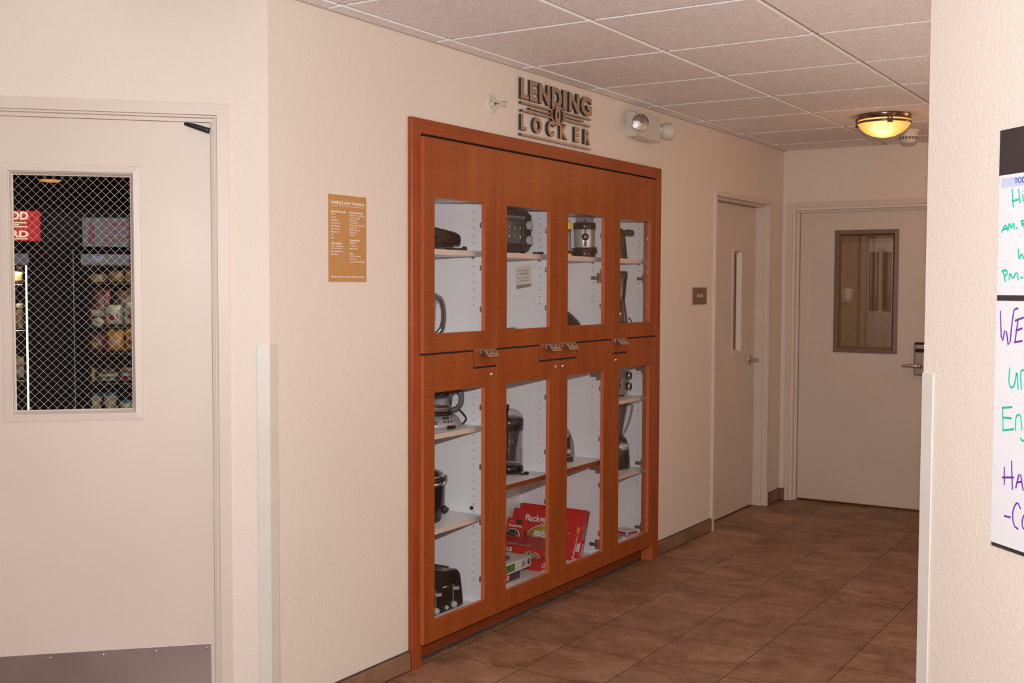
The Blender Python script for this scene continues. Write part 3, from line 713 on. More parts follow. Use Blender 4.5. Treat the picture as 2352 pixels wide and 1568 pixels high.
obj('emblem_eye', annulus(-.420, 2.199, .024, .046, .007, .017, .003, .0178), ['letter_face', 'letter_side'], sg)

# sprinkler
sp = thing('sprinkler_head', 'white sidewall fire sprinkler above the left end of the cabinet trim', 'sprinkler', FW @ TR(-.932, 2.1805, 0))
m = MB(); m.lathe([(.037, 0), (.0365, .003), (.030, .006), (.022, .0055), (.019, .002), (.012, .001), (0, .001)], 36); obj('escutcheon', m, 'plastic_white', sp)
m = MB(); m.lathe([(.012, .001), (.012, .014), (.009, .016)], 16)
for a in (-1, 1): m.tube([(0, a*.011, .012), (0, a*.014, .022), (0, a*.011, .036), (0, 0, .044)], [.0035, .003, .003, .004], 8)
m.cyl((0, 0, .042), (0, 0, .058), .004, seg=10); m.box((-.014, .006, .054), (.014, .013, .070)); m.box((-.014, -.012, .058), (.014, -.008, .064)); m.box((-.012, -.004, .056), (.012, .001, .060))
obj('frame_arms', m, 'plastic_white', sp, bevel=.0006)
obj('bulb', MB().cyl((0, 0, .012), (0, 0, .040), .0018, seg=10), 'bump_red', sp)

# emergency light
em = thing('emergency_light', 'two-headed white emergency light high on the wall right of the metal lettering', 'emergency light', FW @ TR(.43, 2.247, 0))
m = MB(); T1 = TR(-.43, -2.247, 0)
def rrect(x0, y0, x1, y1, r, k=5):
    P = []
    for cx, cy, a in ((x1-r, y1-r, 0), (x0+r, y1-r, 90), (x0+r, y0+r, 180), (x1-r, y0+r, 270)):
        P += [(cx+r*math.cos(math.radians(a+90*i/k)), cy+r*math.sin(math.radians(a+90*i/k))) for i in range(k+1)]
    return P
m.prism(rrect(.288, 2.185, .585, 2.309, .012), 0, .052, T=T1); m.prism(rrect(.292, 2.188, .42, 2.307, .022), .052, .062, T=T1)
m.prism([(.345, 2.185), (.36, 2.178), (.53, 2.178), (.55, 2.185)], .01, .045, T=T1)
obj('housing', m, 'plastic_cream', em, bevel=.003)
obj('charge_lamp', MB().lathe([(.0035, 0), (.003, .002), (0, .003)], 10, T=T1 @ TR(.37, 2.181, .053)), 'led_red', em)
for (c, dr) in (((.285, 2.245, .072), Vector((-.80, -.02, .62))), ((.628, 2.250, .045), Vector((.92, .0, .42)))):
    dr.normalize(); R = dr.to_track_quat('Z', 'Y').to_matrix().to_4x4(); R.translation = Vector(c)
    m = MB(T1 @ R); m.lathe([(0, -.020), (.020, -.018), (.036, -.006), (.043, .014), (.046, .034), (.046, .039), (.042, .040)], 32)
    hd = obj('lamp_head', m, 'plastic_cream', em)
    m = MB(T1 @ R); m.lathe([(.0425, .037), (.038, .039), (.02, .043), (0, .0445)], 32); obj('lens', m, 'lens', hd)
    m = MB(T1); m.cyl((c[0]*.6+.18 if c[0] < .4 else .58, c[1], .045), c, .016, seg=14); obj('swivel', m, 'plastic_cream', hd)

# sales plate
T = FW @ TR(1.131, 1.3415, 0)
sp2 = obj('room_plate', MB().box((0, 0, 0), (.201, .096, .006)), 'sign_bronze', T=T, bevel=.001)
m = MB(); text(m, 'SALES', .100, .040, .018, .006, w=.088, align='c', depth=.0005); obj('lettering', m, 'ink_white', sp2, merge=False)
tag(sp2, 'small bronze plate reading SALES beside the narrow-window door', 'sign')

# ================================================================== WHITEBOARD
wb = thing('whiteboard', 'framed message board with green and purple handwriting at the right edge', 'whiteboard', FR @ TR(.2505, .930, 0))
T1 = TR(-.2505, -.930, 0); a, b = .2505, .86
obj('backing', MB(T1).box((a, .930, 0), (b, 1.744, .004)), 'board_black', wb, bevel=.001)
obj('header_band', MB(T1).box((a, 1.657, .004), (b, 1.744, .0052)), 'board_black', wb)
obj('writing_panel', MB(T1).box((a+.0018, 1.4245, .004), (b-.002, 1.6565, .0055)), 'board_white', wb)
obj('writing_panel', MB(T1).box((a+.0006, .938, .004), (b-.002, 1.4135, .0055)), 'board_white', wb)
m = MB(T1); m.box((a+.008, 1.632, .0055), (b-.01, 1.6505, .0057)); hd = obj('header_strip', m, 'ink_lightblue', wb)
m = MB(T1); text(m, 'TODAY', .2985, 1.6375, .0105, .0057, w=.052, bold=.01); obj('lettering', m, 'ink_blue', hd, merge=False)
GREEN= [[[0.2916, 1.6286], [0.2966, 1.5921]], [[0.2925, 1.6041], [0.3114, 1.6069]], [[0.3107, 1.627], [0.3167, 1.5989]], [[0.3224, 1.6157], [0.3264, 1.6016]], [[0.3225, 1.6221], [0.3236, 1.6207]], [[0.2628, 1.5459], [0.274, 1.5631], [0.2819, 1.5486]], [[0.2671, 1.5516], [0.2799, 1.5538]], [[0.2837, 1.5497], [0.2849, 1.566], [0.292, 1.5504], [0.2986, 1.5664], [0.3007, 1.55]], [[0.3063, 1.5525], [0.3099, 1.5528]], [[0.3208, 1.5652], [0.3276, 1.5529]], [[0.319, 1.5648], [0.3285, 1.5659]], [[0.3217, 1.5587], [0.3287, 1.5597]], [[0.3138, 1.5135], [0.3165, 1.4902], [0.323, 1.5051], [0.3313, 1.4911], [0.3369, 1.5093]], [[0.2708, 1.4711], [0.2782, 1.451]], [[0.2656, 1.4707], [0.2792, 1.4734], [0.2849, 1.4674], [0.2742, 1.4597]], [[0.2891, 1.4533], [0.2903, 1.4697], [0.2999, 1.4544], [0.3118, 1.4718], [0.3161, 1.4531]], [[0.323, 1.4577], [0.329, 1.4584]], [[0.2974, 1.2857], [0.2957, 1.2646], [0.2972, 1.2519], [0.3038, 1.246], [0.3134, 1.2533], [0.3186, 1.2856], [0.3235, 1.2446]], [[0.3332, 1.2454], [0.3285, 1.2799], [0.3351, 1.2842], [0.3419, 1.2809], [0.345, 1.248]], [[0.2788, 1.2065], [0.282, 1.1622]], [[0.2768, 1.2053], [0.3076, 1.2104]], [[0.2795, 1.187], [0.306, 1.1884]], [[0.2804, 1.162], [0.3141, 1.1685]], [[0.3191, 1.1659], [0.3181, 1.1929], [0.3276, 1.1988], [0.3336, 1.1947], [0.3374, 1.1697]], [[0.3332, 1.1549], [0.3372, 1.149], [0.3439, 1.1509]]]
PURPLE= [[[0.2647, 1.3941], [0.2708, 1.3261], [0.282, 1.3654], [0.2938, 1.316], [0.3033, 1.3933], [0.3104, 1.3992], [0.3177, 1.3993]], [[0.3184, 1.3803], [0.3104, 1.3345]], [[0.3089, 1.3759], [0.3343, 1.3829]], [[0.312, 1.3569], [0.3312, 1.3623]], [[0.3089, 1.3344], [0.3321, 1.3387]], [[0.2881, 1.0921], [0.2894, 1.0565]], [[0.309, 1.1067], [0.3136, 1.051]], [[0.2818, 1.0699], [0.3176, 1.0758]], [[0.3232, 1.0559], [0.334, 1.0928], [0.3451, 1.0549]], [[0.3252, 1.0674], [0.3411, 1.0717]], [[0.2906, 0.9964], [0.3106, 0.9971]], [[0.3392, 1.0187], [0.329, 1.0312], [0.3188, 1.018], [0.3154, 1.0029], [0.3201, 0.9828], [0.3334, 0.9792]], [[0.3515, 1.0116], [0.3438, 1.0005], [0.3453, 0.9848], [0.3541, 0.9819]]]
for L0, spans, mt in ((GREEN, ((0, 5), (5, 12), (12, 13), (13, 17), (17, 19), (19, 25)), 'ink_green'), (PURPLE, ((0, 5), (5, 10), (10, 13)), 'ink_purple')):
    for ia, ib in spans:
        m = MB(T1)
        for st in L0[ia:ib]:
            P = [(p[0], p[1], .0057) for p in st]
            if len(P) > 2:     # round the corners a little
                Q = [P[0]]
                for i in range(1, len(P)-1):
                    Q += [tuple(P[i][k]*.75+P[i-1][k]*.25 for k in range(3)), tuple(P[i][k]*.75+P[i+1][k]*.25 for k in range(3))]
                P = Q+[P[-1]]
            m.tube(P, .0020, 6, flat=.25, curve=False)
        obj('handwriting', m, mt, wb, merge=False)

# ================================================================== CEILING LAMP, SMOKE DETECTOR
cl = thing('ceiling_lamp', 'glowing amber bowl ceiling lamp with dark metal bands in the hallway', 'lamp', (.985, 1.37, H))
m = MB(); m.lathe([(0, 0), (.138, 0), (.138, -.004), (.134, -.026), (.130, -.028), (0, -.028)], 48); obj('ceiling_pan', m, 'lamp_metal', cl)
bl = bpy.data.lights.new('lamp_bulb', 'POINT'); bl.energy = .9; bl.color = (1, .50, .18); bl.shadow_soft_size = .1
bo = bpy.data.objects.new('lamp_bulb', bl); C.objects.link(bo); bo.location = (.985, 1.37, 2.16)
m = MB(); m.lathe([(.136, -.036), (.1405, -.037), (.141, -.047), (.136, -.048), (.136, -.036)], 48); obj('metal_band', m, 'lamp_metal', cl)
m = MB(); m.lathe([(.128, -.026), (.135, -.030), (.137, -.042), (.132, -.052), (.118, -.072), (.092, -.094), (.058, -.110), (.025, -.117), (0, -.118)], 48); obj('glass_bowl', m, 'lamp_bowl', cl)
for a in (-64, 56, 176):
    m = MB(RZ(a)); m.box((.132, -.013, -.056), (.149, -.004, -.010)); m.box((.132, .004, -.056), (.149, .013, -.010)); m.box((.134, -.013, -.058), (.152, .013, -.048)); m.box((.134, -.013, -.020), (.152, .013, -.012))
    obj('bracket', m, 'lamp_metal', cl, bevel=.0015)
sd = thing('smoke_detector', 'round off-white smoke detector on the ceiling behind the lamp', 'smoke detector', (.955, 2.035, H))
m = MB(); m.lathe([(0, 0), (.064, 0), (.062, -.008), (.054, -.016), (.053, -.030), (.052, -.036), (.045, -.058), (.040, -.068), (.030, -.076), (0, -.078)], 40); obj('cover', m, 'plastic_white', sd)
m = MB()
for i in range(16):
    T1 = RZ(i*22.5); m.add([(.0520, -.0075, -.040), (.0520, .0075, -.040), (.0470, .0065, -.055), (.0470, -.0065, -.055)], [(0, 1, 2, 3)], T=T1)
obj('vent_slots', m, 'plastic_grey', sd, merge=False)


# ================================================================== THINGS INSIDE THE CABINETS
FXL = frame((0, 0, 0), (0, 1, 0), (0, 0, 1), (1, 0, 0))      # local: surface facing the hallway
def face(x, y, z): return TR(x, y, z) @ FXL
def facing(deg, r, z):   # a surface at radius r turned deg from +x about z
    return RZ(deg) @ face(r, 0, z)
def rbox(name, a, b, mt, parent, bev, seg=4, T=None, **k):
    return obj(name, MB().box(a, b), mt, parent, T=T, bevel=bev, seg=seg, **k)

# --- contact grill
t = thing('contact_grill', 'black clamshell contact grill on the upper shelf of the left cabinet', 'grill', (-.165, -1.19, 1.582))
rbox('lower_plate', (-.095, -.135, .014), (.086, .105, .030), 'plastic_satin', t, .006)
m = MB(); m.prism([(-.135, .022), (.138, .022), (.145, .046), (.136, .066), (.105, .075), (.04, .082), (-.135, .098)], -.098, .098, T=Matrix(((0,0,1,0),(1,0,0,0),(0,1,0,0),(0,0,0,1))))
lid = obj('lid', m, 'plastic_black', t, bevel=.009, seg=4)
m = MB(); m.tube([(.095, -.12, .05), (.114, -.11, .054), (.116, -.08, .055), (.114, -.05, .054), (.095, -.04, .05)], .007, 10); obj('handle', m, 'plastic_satin', lid)
for x in (-.07, .07):
    for y in (-.10, .085): obj('foot', MB().cyl((x, y, 0), (x, y, .015), .012, seg=14), 'plastic_grey', t)
dt = thing('drip_tray', 'flat black drip tray poking out beside the contact grill', 'tray', (-.062, -1.085, 1.582))
m = MB(); m.prism([(-.02, -.05), (.02, -.05), (.022, .035), (.012, .052), (-.012, .052), (-.022, .035)], 0, .010); m.tube([(0, .04, .012), (0, .055, .014), (0, .064, .0135)], [.006, .005, .004], 8); obj('tray', m, 'plastic_satin', dt, bevel=.002)

# --- blender jar with handle
t = thing('glass_pitcher', 'empty glass blender jar with a dark curved handle inside the left cabinet', 'pitcher', (-.13, -1.225, 1.238))
m = MB(); m.lathe([(0, .006), (.034, .006), (.040, .012), (.046, .07), (.052, .168), (.055, .170), (.0545, .171), (.057, .168), (.050, .07), (.043, .004), (.036, 0), (0, 0)], 32); obj('jar', m, 'glass_jar', t)
m = MB(); m.lathe([(.0575, .162), (.0575, .174), (.053, .174), (.053, .162), (.0575, .162)], 32); obj('rim', m, 'plastic_grey', t)
m = MB(RZ(38)); m.tube([(.052, 0, .158), (.068, 0, .152), (.079, 0, .125), (.082, 0, .085), (.077, 0, .045), (.062, 0, .018), (.046, 0, .008)], [.006, .0065, .0065, .0065, .0065, .0075, .008], 10, flat=1.6); obj('handle', m, 'glass_smoke', t)

# --- toaster ovens
def toaster_oven(label, T, W, D, Hh, body, knobz, knobr, big=False):
    t = thing('toaster_oven', label, 'toaster oven', T)
    if 'oven_window' not in M: mat('oven_window', (.10, .115, .11), .22, var=((30, 8, 30), .5, 4)); mat('oven_body', (.045, .043, .045), .35, var=(20, .1))
    m = MB(); prof = rrect(-W/2, .013, W/2, Hh, .036 if not big else .010); m.prism(prof, -D/2, D/2-.006, T=Matrix(((0,0,1,0),(1,0,0,0),(0,1,0,0),(0,0,0,1))), smooth=False)
    obj('body', m, body, t, bevel=.003)
    cw = .080; ya, yb = W/2-cw, W/2-.010
    pn = rbox('control_panel', (D/2-.006, ya, .035), (D/2+.004, yb, Hh-.016), 'plastic_satin' if not big else 'plastic_grey', t, .003)
    for kz in knobz:
        m = MB(face(D/2+.003, (ya+yb)/2+.006, kz)); m.lathe([(knobr, 0), (knobr, .008 if not big else .020), (knobr*.9, .012 if not big else .024), (0, .013 if not big else .0245)], 24); 
        if not big: m.box((-.0035, -knobr, .010), (.0035, knobr, .024))
        k = obj('knob', m, 'knob_grey' if not big else 'plastic_black', pn, bevel=.001)
        if big: obj('knob_ring', MB(face(D/2+.003, (ya+yb)/2+.006, kz)).lathe([(knobr+.0008, .017), (knobr+.0015, .020), (knobr+.0004, .0235), (knobr*.86, .0246)], 24), 'chrome', k)
    obj('pilot_lamp', MB(face(D/2+.004, (ya+yb)/2, .050)).lathe([(.004, 0), (.003, .002), (0, .0025)], 10), 'bump_red', pn)
    m = MB(face(0, 0, 0)); m.ring(-W/2+.012, .030, ya-.004, Hh-.022, [(0, D/2-.006), (0, D/2+.006), (.016, D/2+.006), (.016, D/2-.006)])
    dr = obj('oven_door', m, 'plastic_satin' if not big else 'plastic_silver', t, bevel=.002)
    obj('door_glass', MB().box((D/2-.001, -W/2+.026, .044), (D/2+.002, ya-.018, Hh-.036)), 'oven_window', dr)
    obj('glass_trim', MB().box((D/2+.0015, ya-.0200, .044), (D/2+.004, ya-.0155, Hh-.036)), 'chrome', dr)
    m = MB(); m.tube([(D/2+.004, -W/2+.04, Hh-.032), (D/2+.026, -W/2+.05, Hh-.034), (D/2+.028, 0-.03, Hh-.035), (D/2+.026, ya-.035, Hh-.034), (D/2+.004, ya-.025, Hh-.032)], .0075, 10); obj('door_handle', m, 'plastic_grey' if not big else 'chrome', dr)
    for z in (.075, .115):
        m = MB()
        for i in range(7): y = -W/2+.035+i*(ya+W/2-.06)/6; m.cyl((D/2+.0030, y, z-.004), (D/2+.0030, y, z+.004), .0015, seg=6)
        m.cyl((D/2+.003, -W/2+.03, z), (D/2+.003, ya-.022, z), .0018, seg=6)
        obj('wire_rack', m, 'chrome', t, merge=False)
    for x in (-D/2+.03, D/2-.03):
        for y in (-W/2+.03, W/2-.03): obj('foot', MB().cyl((x, y, 0), (x, y, .016), .012, seg=12), 'plastic_black', t)
    return t
toaster_oven('black toaster oven with silver twist knobs on the upper shelf of the middle cabinet', (-.225, -.672, 1.582), .405, .28, .192, 'oven_body', (.128, .062), .019)
toaster_oven('grey toaster oven with two chrome-ringed black knobs in the right cabinet', (-.225, .345, .867), .375, .27, .150, 'plastic_silver', (.112, .055), .019, True)
cdm = MB(); cdm.tube([(-.06, -.500, 1.588), (-.052, -.482, 1.588), (-.05, -.462, 1.589), (-.056, -.445, 1.588)], .004, 8); cdm.box((-.064, -.452, 1.5822), (-.046, -.432, 1.5945))
tag(obj('power_cord', cdm, 'plastic_black'), 'short black power cord and plug lying by the toaster oven foot, upper middle cabinet', 'cord')
# bottom of the upper half of the middle cabinet: cord with plug and a clear lid
m = MB(); m.tube([(-.15, -.90, 1.247), (-.09, -.82, 1.2475), (-.05, -.76, 1.2475), (-.04, -.72, 1.249)], .0085, 8); m.tube([(-.17, -.89, 1.2435), (-.10, -.80, 1.2435), (-.06, -.70, 1.2435), (-.05, -.62, 1.2435)], .005, 8)
m.cyl((-.05, -.765, 1.250), (-.035, -.700, 1.250), .0115, seg=10)
tag(obj('coiled_cord', m, 'plastic_black'), 'black cord with a thick plug lying at the bottom of the upper middle compartment', 'cord')
m = MB(T=TR(-.055, -.672, 1.238)); m.lathe([(.034, 0), (.033, .006), (.024, .020), (.012, .026), (0, .027)], 28)
tag(obj('clear_lid', m, 'plastic_cream'), 'small pale domed lid beside the black cord in the middle cabinet', 'lid')

# --- yellow-capped tumbler
t = thing('shaker_bottle', 'clear bottle with yellow cap and yellow base beside the steel personal blender', 'bottle', (-.10, -.143, 1.582))
obj('base', MB().lathe([(0, 0), (.033, 0), (.034, .010), (.032, .013), (0, .013)], 28), 'yellow', t)
obj('body', MB().lathe([(.031, .013), (.032, .025), (.028, .060), (.029, .100), (.026, .130), (.024, .130), (.027, .100), (.026, .060), (.030, .025)], 28), 'glass_jar', t)
obj('collar', MB().lathe([(.0325, .013), (.033, .024), (.031, .026)], 28), 'plastic_black', t)
obj('cap', MB().lathe([(.031, .128), (.0305, .150), (.024, .166), (.020, .168), (0, .168)], 28), 'yellow', t)

# --- steel personal blender
t = thing('personal_blender', 'brushed steel personal blender with clear cup and black collar, upper middle cabinet', 'blender', (-.085, .022, 1.582))
obj('base', MB().lathe([(0, 0), (.052, 0), (.054, .006), (.053, .036), (.048, .046), (0, .046)], 36), 'plastic_black', t)
bd = obj('motor_body', MB().lathe([(.045, .040), (.050, .060), (.0515, .135), (.050, .138), (0, .138)], 40), 'steel', t)
obj('collar', MB().lathe([(.0525, .133), (.0545, .136), (.0545, .163), (.051, .166), (0, .166)], 36), 'plastic_black', t)
obj('cup', MB().lathe([(.044, .166), (.044, .1995), (.040, .2015), (0, .2015), (0, .1995), (.040, .1985), (.042, .196), (.042, .166)], 36), 'glass_jar', t)
m = MB()
for a in (0, 90, 180, 270): m.tube([(0, 0, .168), (.008, 0, .171), (.021, .004, .184)], [.003, .003, .0015], 6, T=RZ(a+25), flat=.4)
obj('blade', m, 'plastic_satin', t, merge=False)
m = MB(RZ(-57)); 
m.lathe([(.0175, 0), (.0175, .004), (.015, .006), (0, .006)], 24, T=face(.0495, 0, .096)); m.box((.049, -.005, .052), (.0525, .005, .135)); m.box((.050, -.007, .050), (.054, .007, .072))
bt = obj('power_button', m, 'plastic_black', bd, bevel=.001)
m = MB(RZ(-57)); m.lathe([(.0055, .0062), (.0055, .0068), (.0040, .0068), (.0040, .0062)], 18, T=face(.0495, 0, .096)); obj('power_symbol', m, 'ink_white', bt)
m = MB()
for k in range(3):
    P = [(math.cos(math.radians(a))*(.056+.002*k), math.sin(math.radians(a))*(.056+.002*k), .040+.007*math.sin(math.radians(a*1.3+50*k))-.010*k) for a in range(-150, 60, 12)]
    m.tube(P, .0050, 6)
obj('cord', m, 'plastic_black', t, merge=False)

# --- lower part of the upper middle cabinet, right side: black wedge
t = thing('hand_appliance', 'black curved appliance handle rising from the lower left corner of the upper third compartment', 'appliance', (-.12, -.05, 1.238))
m = MB(); m.tube([(.0, -.10, .100), (0, -.055, .070), (0, -.010, .045), (0, .05, .018), (0, .09, .010)], [.012, .018, .022, .020, .010], 14, flat=1.3); obj('handle', m, 'plastic_satin', t)
m = MB(); m.lathe([(0, 0), (.035, 0), (.04, .02), (.03, .075), (.015, .10), (0, .105)], 24, T=TR(0, -.15, 0)); obj('body', m, 'plastic_black', t)

# --- right cabinet, upper shelf: tapered appliance
t = thing('tapered_appliance', 'tall tapered black appliance with a rounded side knob on the upper right shelf', 'appliance', (-.12, .435, 1.582))
m = MB(); m.lathe([(0, 0), (.062, 0), (.064, .006), (.052, .10), (.045, .140), (.036, .155), (.018, .160), (0, .160)], 36, sx=.85); obj('body', m, 'plastic_black', t)
m = MB(); m.tube([(.02, .030, .135), (.035, .055, .138), (.045, .082, .137)], [.013, .017, .016], 16); m.lathe([(.0165, 0), (.012, .007), (0, .009)], 16, T=TR(.045, .082, .137) @ RZ(70) @ RY(90)); obj('knob', m, 'plastic_satin', t)
m = MB(RZ(-50)); m.box((.040, -.020, .012), (.056, .020, .018)); obj('front_trim', m, 'bronze_frame', t)

# --- right cabinet, upper half bottom: smoothie blender with smoky cup
t = thing('smoothie_blender', 'black and chrome smoothie blender with smoky lidded cup in the right cabinet', 'blender', (-.13, .476, 1.238))
bd = obj('motor_base', MB().lathe([(0, 0), (.052, 0), (.053, .01), (.046, .07), (.038, .118), (.036, .125), (0, .125)], 36), 'plastic_black', t)
m = MB(); m.lathe([(.0535, .0), (.0545, .01), (.0475, .07), (.0395, .118), (.0375, .128)], 8, a0=math.radians(-25), a1=math.radians(25)); obj('chrome_strip', m, 'chrome', bd)
m = MB(RZ(-55)); m.lathe([(.012, 0), (.012, .004), (0, .005)], 18, T=face(.047, 0, .062)); obj('button', m, 'chrome', bd)
cp = obj('cup', MB().lathe([(.034, .125), (.036, .135), (.046, .245), (.046, .250), (.043, .248), (.033, .135)], 36), 'glass_smoke', t)
obj('inner_liner', MB().lathe([(0, .13), (.031, .135), (.041, .244), (0, .244)], 32), 'plastic_satin', cp)
m = MB(RZ(-40)); m.box((.038, -.008, .150), (.0445, .008, .205)); obj('measure_window', m, 'plastic_grey', cp, bevel=.005)
obj('lid', MB().lathe([(.048, .244), (.0485, .270), (.044, .282), (0, .284)], 36), 'plastic_satin', t)
m = MB(); m.tube([(.02, .045, .03), (.03, .062, .038), (.035, .078, .026), (.036, .084, .004), (.03, .07, .003)], .003, 8); obj('cord', m, 'plastic_black', t)

# --- coffee maker with carafe, left cabinet
t = thing('coffee_maker', 'glass coffee carafe with a big black handle on a grey base with buttons, left cabinet', 'coffee maker', (-.165, -1.10, .866))
ZX = Matrix(((0,0,1,0),(1,0,0,0),(0,1,0,0),(0,0,0,1)))
m = MB(RZ(-38)); m.lathe([(0, 0), (.098, 0), (.102, .006), (.100, .018), (.088, .040), (.074, .052), (0, .054)], 40, sx=1.0, sy=1.12); bs = obj('base', m, 'plastic_silver', t)
m = MB(RZ(-38)); m.lathe([(.0735, .050), (.078, .053), (.078, .062), (.070, .066), (0, .064)], 40); m.prism([(-.115, .012), (-.03, .012), (-.05, .03), (-.085, .05), (-.115, .055)], .02, .093, T=ZX); obj('warming_plate', m, 'plastic_black', t)
m = MB(RZ(-22))
for a, z in ((0, 0),): pass
def onbase(a, z, r): return RZ(a) @ TR(r, 0, z) @ RY(62) @ Matrix(((0,-1,0,0),(1,0,0,0),(0,0,1,0),(0,0,0,1)))
for a, w_ in ((-28, .004), (-18, .004), (-9, .004)):
    obj('button', MB(onbase(a, .030, .0965)).lathe([(w_, -.002), (w_, .002), (0, .0025)], 12), 'plastic_black', bs)
obj('button', MB(onbase(-50, .026, .100)).lathe([(.007, -.002), (.007, .003), (0, .0035)], 14), 'bronze_frame', bs)
obj('clock_display', MB(onbase(-22, .043, .086)).box((-.014, -.005, -.002), (.014, .006, .0022)), 'ink_black', bs)
m = MB(); m.lathe([(0, .066), (.060, .066), (.064, .072), (.0635, .105), (.057, .132), (.050, .142), (.048, .142), (.055, .131), (.0615, .105), (.062, .073), (.058, .069), (0, .069)], 40); cf = obj('carafe', m, 'glass_jar', t)
m = MB(); m.lathe([(.0645, .074), (.0655, .076), (.0655, .082), (.0645, .084)], 40); obj('copper_band', m, 'bronze_frame', cf)
m = MB(); m.lathe([(.0575, .131), (.059, .134), (.056, .146), (.040, .152), (0, .153)], 40); obj('carafe_lid', m, 'plastic_black', cf)
m = MB(RZ(35)); m.prism([(.056, .140), (.056, .155), (.100, .1555), (.118, .148), (.122, .120), (.116, .092), (.098, .070), (.068, .058), (.064, .058), (.064, .078), (.084, .082), (.097, .096), (.100, .122), (.096, .138), (.082, .142), (.074, .128), (.070, .090), (.063, .090), (.061, .13)], -.010, .010, T=Matrix(((1,0,0,0),(0,0,1,0),(0,1,0,0),(0,0,0,1))))
obj('handle', m, 'plastic_satin', cf, bevel=.003)
m = MB(); m.tube([(.055, .085, .075), (.075, .098, .050), (.085, .105, .030), (.088, .085, .016), (.094, .055, .010), (.100, .020, .009), (.104, -.012, .008)], .004, 8); m.box((.094, -.040, .002), (.114, -.012, .016)); m.box((.101, -.052, .005), (.1025, -.040, .013)); m.box((.108, -.052, .005), (.1095, -.040, .013))
obj('power_cord', m, 'plastic_black', t, bevel=.001)

# --- slow cooker
t = thing('slow_cooker', 'black slow cooker with glass lid on the middle shelf of the left cabinet', 'slow cooker', (-.20, -1.20, .496))
m = MB(); m.lathe([(0, .012), (.108, .012), (.120, .022), (.129, .070), (.131, .150), (.129, .165), (0, .165)], 48); bd = obj('housing', m, 'plastic_black', t)
obj('crock_rim', MB().lathe([(.130, .160), (.139, .165), (.141, .172), (.138, .180), (.128, .182), (.120, .176)], 48), 'plastic_black', t)
obj('steel_band', MB().lathe([(.1315, .150), (.1335, .154), (.1335, .161), (.1315, .163)], 48), 'chrome', t)
ld = obj('lid_glass', MB().lathe([(.128, .184), (.110, .200), (.070, .214), (.03, .220), (0, .221)], 48), 'glass_smoke', t)
obj('lid_rim', MB().lathe([(.126, .180), (.130, .183), (.129, .188), (.124, .188)], 48), 'chrome', ld)
obj('lid_knob', MB().lathe([(.010, .220), (.010, .228), (.020, .234), (.019, .240), (0, .242)], 20), 'plastic_black', ld)
for a in (-75, 105):
    m = MB(RZ(a)); m.tube([(.126, -.035, .145), (.146, -.030, .140), (.150, 0, .138), (.146, .030, .140), (.126, .035, .145)], .008, 10); obj('side_handle', m, 'plastic_satin', t)
obj('base_ring', MB().lathe([(0, 0), (.112, 0), (.116, .010), (.110, .016), (0, .016)], 40), 'plastic_satin', t)
m = MB(RZ(28)); m.lathe([(.016, 0), (.018, .006), (.012, .016), (0, .018)], 20, T=face(.124, 0, .045)); m.box((.138, -.020, .040), (.146, .020, .050)); obj('dial', m, 'plastic_satin', bd, bevel=.002)

# --- toaster
t = thing('toaster', 'black four-slice toaster with grey levers and knobs in the bottom of the left cabinet', 'toaster', (-.205, -1.155, .125))
prof = [(-.138, 0), (.138, 0)]
prof += [(.138-.014*q, .03+.08*q) for q in (0, .5, 1)]
prof += [(.122-.045*(1-math.cos(a)), .113+.050*math.sin(a)) for a in [PI/2*k/6 for k in range(1, 7)]]
prof += [(0, .170)]
prof += [(-p[0], p[1]) for p in prof[::-1][1:-2]]
m = MB(); m.prism(prof, -.130, .130, T=ZX); bd = obj('body', m, 'plastic_black', t, bevel=.010, seg=4)
for y in (-.085, -.035, .035, .085):
    obj('slot', MB().box((-.105, y-.013, .150), (.085, y+.011, .1700 if abs(y) < .05 else .1655)), 'hole_dark', t, bevel=.003)
for y in (-.061, .061):
    obj('lever_track', MB().box((.130, y-.004, .030), (.1315, y+.004, .105)), 'plastic_grey', bd)
    m = MB(TR(.144, y, .090)); m.lathe([(0, -.004), (.013, -.004), (.014, 0), (.014, .004), (.013, .005), (0, .0055)], 24, sy=1.1); m.box((-.016, -.004, -.002), (0, .004, .003)); obj('lever', m, 'knob_grey', bd, bevel=.0015)
    m = MB(face(.130, y, .022)); m.lathe([(.0135, 0), (.0135, .008), (.011, .014), (.006, .017), (0, .018)], 24); obj('knob', m, 'knob_grey', bd)
m = MB(face(.130, .012, .020)); m.lathe([(.0085, 0), (.0085, .006), (.006, .010), (0, .011)], 20); obj('knob', m, 'knob_grey', bd)
m = MB(); text(m, 'Sunbeam', -.012, .103, .0055, .1305, w=.026, bold=.02, T=FXL, shear=.2); obj('lettering', m, 'ink_white', bd, merge=False)

# --- juicer
t = thing('juicer', 'tall black and clear plastic juicer on the wood-edged shelf of the middle cabinet', 'juicer', (-.165, -.53, .599))
obj('base', MB().lathe([(0, .004), (.058, .004), (.065, .010), (.066, .030), (.062, .038), (0, .038)], 40), 'plastic_black', t)
for a in (20, 140, 260): obj('foot', MB(RZ(a)).lathe([(0, 0), (.008, 0), (.008, .006), (0, .006)], 12, T=TR(.048, 0, 0)), 'plastic_satin', t)
cn = obj('clear_container', MB().lathe([(.058, .038), (.061, .045), (.062, .190), (.063, .196), (.060, .196), (.0595, .190), (.0585, .045)], 40), 'glass_jar', t)
m = MB()
for a in range(0, 360, 30): m.box((.0610, -.0016, .045), (.0640, .0016, .120), T=RZ(a))
obj('ribs', m, 'glass_jar', cn, merge=False)
obj('inner_basket', MB().lathe([(0, .060), (.030, .060), (.036, .12), (.048, .192), (0, .192)], 36), 'glass_smoke', cn)
obj('collar', MB().lathe([(.060, .194), (.065, .197), (.066, .248), (.062, .252), (.050, .256), (0, .256)], 40), 'plastic_black', t)
